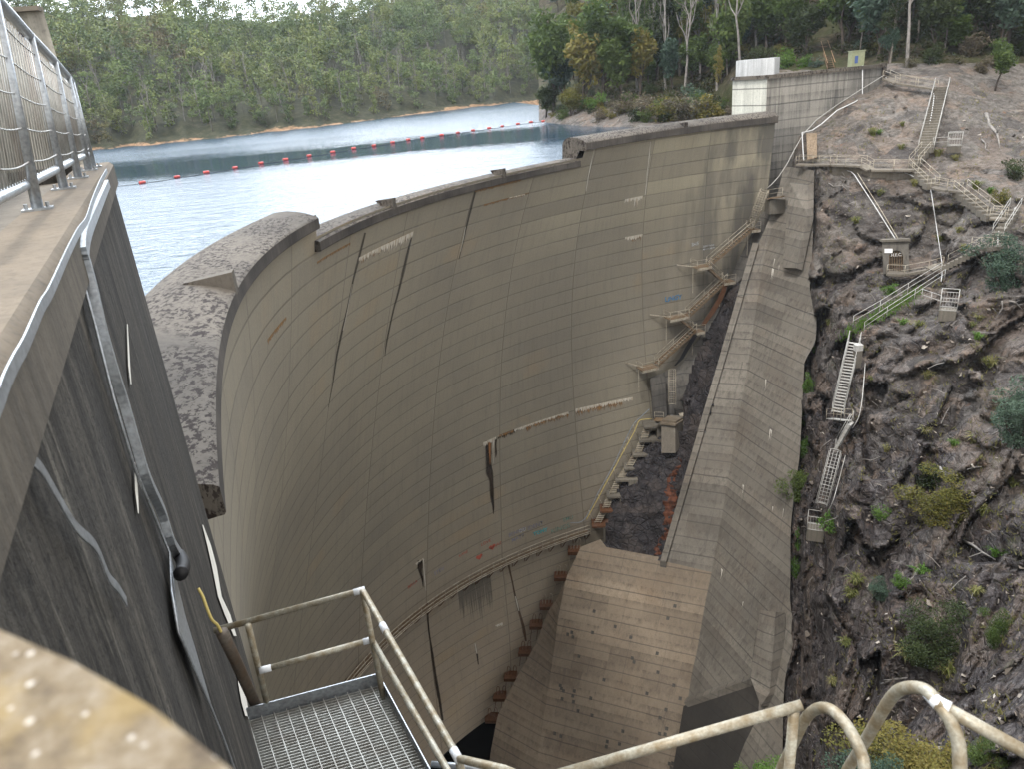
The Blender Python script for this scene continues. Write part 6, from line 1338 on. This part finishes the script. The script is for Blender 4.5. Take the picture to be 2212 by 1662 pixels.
c = PD(1752, 332, 85.2); MB_ = MB().prism([PD(1742, 290, 86.2), PD(1765, 289, 86), PD(1765, 340, 84.6), PD(1744, 345, 84.8)], Vector((.6, 1.6, 0))); tag(MB_.build('concrete_pier', concrete('stained_pier', (.24, .185, .13, 1), (.13, .095, .065, 1), .9, scale=3)), 'short rust stained concrete pier under the thrust block', 'pier')

# ---------------------------------------------------------------- stairs hung between dam face and buttress
def dsp(x, y, off=1.2): t, k = FPIX(x, y); return PD(x, y, depth(FACE(t, k))-off)
pl_l = [(1652, 452), (1625, 500), (1590, 572), (1552, 648), (1508, 735), (1470, 790), (1404, 816), (1410, 905)]
pl_r = [(1668, 462), (1650, 512), (1618, 590), (1585, 676), (1556, 750), (1520, 810), (1490, 872), (1475, 912)]
ab = empty('abutment_plinth', dsp(1560, 650), 'sloping dark grey concrete footing between dam face and raised kerb', 'wall'); b = MB()
Lp = [dsp(x, y, .4) for x, y in pl_l]; Rp = []
for x, y in pl_r: Rp.append(dsp(x, y, 2.6))
for i in range(len(Lp)-1): b.quad(Lp[i], Rp[i], Rp[i+1], Lp[i+1])
b.prism([dsp(x, y, 2.4) for x, y in ((1404, 818), (1437, 812), (1441, 905), (1414, 908))], dsp(1420, 860, 0).normalized()*2.5)
b.build('footing_face', concrete('plinth_concrete', (.15, .14, .125, 1), (.085, .08, .075, 1), .7, lifts=1.524, scale=1.4), ab)
for L, m_ in (([(1569, 612, 5), (1556, 645, 6), (1538, 675, 6), (1518, 703, 5)], RUST), ([(1503, 722, 5), (1485, 752, 5), (1472, 775, 4), (1458, 790, 2)], BLACK)):
    b = MB()
    for (x0, y0, w0), (x1, y1, w1) in zip(L[:-1], L[1:]): b.quad(*[dsp(*q, 2.2) for q in ((x0-w0, y0), (x1-w1, y1), (x1+w1, y1), (x0+w0, y0))])
    b.build('drain_slot', m_, ab)
def dam_flight(x0, y0, x1, y1, lab, w_=.9, off=(1.6, 1.6)):
    a, c = dsp(x0, y0, off[0]), dsp(x1, y1, off[1]); r = empty('steel_stairs', (a+c)/2, lab, 'stairs'); s = flight(r, a, c, w_, DARKSTEEL, .22, None, .05)
    for q in (-1, 1): railing(r, [a+s*w_/2*q, c+s*w_/2*q], 1., 3., TAN_RAIL, True, .03)
    return r
def dam_landing(pts, lab, off=1.5, brace=None):
    P_ = [dsp(x, y, off) for x, y in pts]; r = empty('stair_landing', P_[0], lab, 'landing'); b = MB(); a, c = P_; d = c-a; d.z = 0; a.z = c.z = (a.z+c.z)/2; s = Vector((-d.y, d.x, 0)).normalized(); s = s if s.dot(-a) > 0 else -s; w_ = 1.5
    b.box((a+c)/2, d/2, s*w_/2, UPV*.04); b.build('deck', DARKSTEEL, r); MB().beam(a+s*w_/2-UPV*.12, c+s*w_/2-UPV*.12, .08, .3).build('edge_beam', TAN_RAIL, r)
    railing(r, [a-s*w_/2, a+s*w_/2, c+s*w_/2], 1., 1.6, TAN_RAIL)
    if brace: MB().beam((a+c)/2-UPV*.1, dsp(*brace, .2), .08, .12).build('brace', TAN_RAIL, r)
    MB().beam(a-s*.2-UPV*.15, a-s*.2-UPV*3.2, .07, .07).build('strut', TAN_RAIL, r)
cage_ladder('upper_caged_ladder', dsp(1652, 408, 3.2), dsp(1622, 487, 1.6), .8, 'caged ladder against the dam at the head of the brown stairs', TAN_RAIL, nh=3)
dam_landing([(1618, 492), (1636, 497)], 'landing at the foot of the upper caged ladder')
dam_flight(1625, 492, 1530, 573, 'first long brown flight of steel stairs down the edge of the dam')
dam_landing([(1499, 574), (1530, 577)], 'landing left of the first brown flight, beside the white writing', brace=(1462, 572))
dam_flight(1528, 578, 1556, 604, 'short return flight below the writing landing', .7, (1.8, 1.8))
dam_landing([(1558, 606), (1582, 609)], 'landing at the right turn under the first brown flight')
dam_flight(1566, 606, 1484, 683, 'second long brown flight of steel stairs down the edge of the dam')
dam_landing([(1441, 684), (1482, 685)], 'landing left of the second brown flight, under the blue writing', brace=(1404, 680))
dam_flight(1468, 690, 1494, 710, 'short return flight under the blue writing', .7, (1.8, 1.8))
dam_landing([(1498, 713), (1516, 716)], 'landing at the right turn under the second brown flight')
dam_flight(1500, 713, 1418, 788, 'third and lowest long brown flight of steel stairs by the dam')
dam_landing([(1381, 793), (1416, 795)], 'landing at the foot of the lowest brown flight', brace=(1352, 784))
tp_ = empty('top_landing', dsp(1672, 425, 3.2), 'railed landing beside the head of the upper caged ladder', 'landing'); a, c = PD(1660, 428, 86.5), PD(1690, 424, 85); MB().beam(a, c, 1.2, .1).build('deck', DARKSTEEL, tp_); railing(tp_, [a, c], 1., 1.5); MB().box(PD(1674, 444, 87), (.9, 0, 0), (0, .8, 0), (0, 0, .8)).build('concrete_block', STEP_C, tp_)
# column, pads and the hanging caged ladder
cl = empty('concrete_column', PD(1452, 915, 84), 'square concrete column with a wide cap standing in front of the black rock', 'column')
ZH = lambda x, y: (x*.24716+1232.2, y*.24716+821.4)
cd = depth(PZ(*ZH(870, 500), -43))-1.5
f_ = [PD(*ZH(795, 385), cd), PD(*ZH(915, 392), cd-.4), PD(*ZH(918, 640), cd-.4), PD(*ZH(795, 640), cd)]
b = MB(); b.prism(f_, Vector((1.6, 2.2, 0))); b.prism([PD(*ZH(915, 392), cd-.4), PD(*ZH(985, 350), cd+1.2), PD(*ZH(960, 600), cd+1.2), PD(*ZH(918, 640), cd-.4)], Vector((0, .3, 0))); b.build('shaft', CONC_PLAIN, cl)
b = MB(); b.prism([PD(*ZH(785, 375), cd-.4), PD(*ZH(920, 390), cd-.9), PD(*ZH(990, 348), cd+1.2), PD(*ZH(845, 322), cd+1.8)], Vector((0, 0, -.25))); b.prism([PD(*ZH(800, 350), cd-.2), PD(*ZH(918, 365), cd-.6), PD(*ZH(970, 335), cd+.9), PD(*ZH(850, 312), cd+1.4)], Vector((0, 0, -.3))); b.build('cap', CONC_CAP, cl)
cage_ladder('hanging_caged_ladder', PD(1452, 798, cd+1), PD(1452, 876, cd+.2), .75, 'vertical caged ladder hanging above the concrete column', TAN_RAIL, nh=4)
cp = empty('column_platform', PD(*ZH(770, 330), cd+1), 'small railed platform left of the concrete column', 'platform'); a, c = PD(*ZH(735, 345), cd+1), PD(*ZH(815, 350), cd+.4); MB().beam(a, c, 1., .08).build('deck', DARKSTEEL, cp); railing(cp, [a, c], 1., 1.)
bh = empty('rock_walkway', PD(*ZH(1050, 500), cd), 'short railed concrete ledge between the column and the kerb', 'walkway'); a, c = PD(*ZH(1015, 525), cd-.5), PD(*ZH(1090, 535), cd-.5); MB().prism([a, c, c-UPV*2.2, a-UPV*2.4], Vector((.2, 1.2, 0))).build('ledge', CONC_PLAIN, bh); railing(bh, [a, c], .9, 1.2, GALV_FAR)
MB().beam(PD(*ZH(970, 290), cd+2), PD(*ZH(1050, 500), cd+.3), .7, .06).build('ladder_way', TAN_RAIL, bh)
wallb = MB(); wallb.prism([PD(*ZH(915, 262), cd+2.5), PD(*ZH(1150, 318), cd+1.), PD(*ZH(1110, 500), cd+1.), PD(*ZH(960, 470), cd+2.2)], Vector((0, .6, 0))); tag(wallb.build('gallery_wall', CONC_VDARK), 'dark concrete gallery wall between the rocks right of the column', 'wall')
# stepped piers with little ladders going down along the toe, yellow and blue lines above them
pads = [(640, 395), (600, 515), (545, 640), (470, 757), (395, 857), (318, 1000), (262, 1125), (190, 1255)]
nm_ = ['topmost', 'second', 'third', 'fourth', 'fifth', 'sixth', 'seventh', 'lowest']
for i, (x, y) in enumerate(pads):
    a = PD(*ZH(x, y), depth(FACE(*FPIX(*ZH(x, y))))-1.0); wz = 1.5 if i < 7 else 1.3
    r = empty('stepped_pier', a, '%s of the small concrete piers stepping down along the dam toe' % nm_[i], 'pier', 'stepped piers beside the black rock')
    ax = Vector((.97, -.1, 0)); ay = Vector((.1, .97, 0)); mt_ = STEP_C if i < 6 else RUST
    MB().box(a+ax*wz*.9, ax*wz*.95, ay*.9, UPV*.13).build('slab', mt_, r)
    MB().box(a+ax*wz*1.45-UPV*1.2, ax*wz*.38, ay*.9, UPV*1.1).build('support', STEP_C, r)
    if i < 7:
        c = PD(*ZH(pads[i+1][0]+45, pads[i+1][1]), depth(FACE(*FPIX(*ZH(*pads[i+1]))))-1.4); a2 = a+ax*wz*.35; d = c-a2; b = MB()
        for q in (-.35, .35): b.tube([a2+ax*q, c+ax*q], .035, 5)
        for k in range(1, 8): b.box(a2.lerp(c, k/8), ax*.5, ay*.09, UPV*.02)
        b.build('step_ladder', TAN_RAIL, r, True)
def fline(pts, off, lab, r, mat, name):
    P_ = [dsp(*ZH(x, y), off) for x, y in pts]; tag(MB().tube(bez(P_, 5), r, 6).build(name, mat, None, True), lab, 'cable')
fline([(710, 340), (655, 345), (605, 355), (580, 400), (560, 450), (505, 550), (450, 650), (400, 745), (375, 790), (310, 905), (240, 1040), (190, 1130), (140, 1222)], 1.6, 'yellow hose running down above the stepped piers', .05, YELLOW, 'yellow_hose')
fline([(690, 255), (620, 320), (548, 395), (455, 580), (365, 768), (240, 990), (120, 1222), (0, 1250)], 1.2, 'thin blue grey line beside the yellow hose', .035, plain('blue_line', (.22, .27, .33, 1)), 'blue_line')
hl_ = [(548, 395), (500, 500), (460, 590), (375, 770), (318, 870), (240, 1000), (160, 1140)]
sp_ = empty('toe_handrail', dsp(*ZH(460, 600), 1.4), 'bent tan stanchions holding the lines along the stepped piers', 'handrail')
for x, y in hl_: MB().tube([dsp(*ZH(x, y), 1.3), dsp(*ZH(x+18, y+50), 1.3), dsp(*ZH(x+45, y+95), 1.3)], .035, 5).build('stanchion', TAN_RAIL, sp_, True)
# rusty steps down the gap beside the lower apron
gap = [(1241, 1190), (1211, 1246), (1180, 1308), (1158, 1350), (1134, 1408), (1103, 1462), (1080, 1505), (1062, 1552)]
nm_ = ['topmost', 'second', 'third', 'fourth', 'fifth', 'sixth', 'seventh', 'lowest']
for i, (x, y) in enumerate(gap):
    a = dsp(x, y, 1.2); r = empty('rusty_step', a, '%s of the rusty bracket steps in the gap beside the lower apron' % nm_[i], 'ladder step', 'rusty bracket steps in the gap')
    MB().box(a, (.8, -.1, 0), (.1, .7, 0), (0, 0, .25)).build('bracket', RUST, r)
    for q in (-.4, .4): MB().tube(bez([a+Vector((q-.5, 0, -2.4)), a+Vector((q-.1, 0, 0)), a+Vector((q+.1, 0, 1.4)), a+Vector((q+.3, .0, 1.7)), a+Vector((q+.45, 0, 1.3)), a+Vector((q+.3, 0, .2))], 4), .035, 6).build('bent_rail', RUST if i > 2 else TAN_RAIL, r, True)
# long catwalk across the lower face
cw = empty('catwalk', FACE(.7, 29.7, 1.), 'long curved steel catwalk with three rails bracketed across the lower dam face', 'catwalk')
t0_, t1_ = .3, FPIX(1266, 1166)[0]; kk = 29.55; ts = np.linspace(t0_, t1_, 70)
b = MB()
for a, c in zip(ts[:-1], ts[1:]): b.quad(FACE(a, kk, .15), FACE(c, kk, .15), FACE(c, kk, 1.05), FACE(a, kk, 1.05)); b.quad(FACE(a, kk, 1.05), FACE(c, kk, 1.05), FACE(c, kk, 1.05)-UPV*.16, FACE(a, kk, 1.05)-UPV*.16)
b.build('deck', DARKSTEEL, cw)
for z_, nm in ((1.05, 'top_rail'), (.55, 'mid_rail'), (.1, 'toe_rail'), (-.15, 'edge_beam')): MB().tube([FACE(t, kk, 1.07)+UPV*z_ for t in ts], .05, 6).build(nm, TAN_RAIL, cw, True)
n = 25
for i in range(n+1):
    t = t0_+(t1_-t0_)*i/n; MB().tube([FACE(t, kk, 1.07)-UPV*.2, FACE(t, kk, 1.07)+UPV*1.05], .03, 5).build('post', TAN_RAIL, cw)
    b = MB(); b.tube([FACE(t, kk, 1.05)-UPV*.15, FACE(t, kk+1., .05)], .045, 5); b.tube([FACE(t-.003, kk, .1), FACE(t-.003, kk+1., .06)], .045, 5); b.tube([FACE(t, kk, 1.05)-UPV*.12, FACE(t, kk, .05)-UPV*.12], .04, 5); b.build('bracket', RUST, cw)

# ------------------------------------------------------------------ thin blue air over the lake
hb = MB().abox((-700, -120, -96), (600, 760, 120)); HM = bpy.data.materials.new('haze_air'); HM.use_nodes = True; t_ = HM.node_tree; t_.nodes.remove(t_.nodes['Principled BSDF'])
pv = t_.nodes.new('ShaderNodeVolumePrincipled'); pv.inputs['Color'].default_value = (.82, .90, 1, 1); pv.inputs['Density'].default_value = .00013; pv.inputs['Anisotropy'].default_value = .3; t_.links.new(pv.outputs[0], t_.nodes['Material Output'].inputs['Volume'])
ho = hb.build('haze', HM); tag(ho, kind='stuff', label='thin blue haze filling the valley air', cat='haze')
S.cycles.volume_bounces = 1
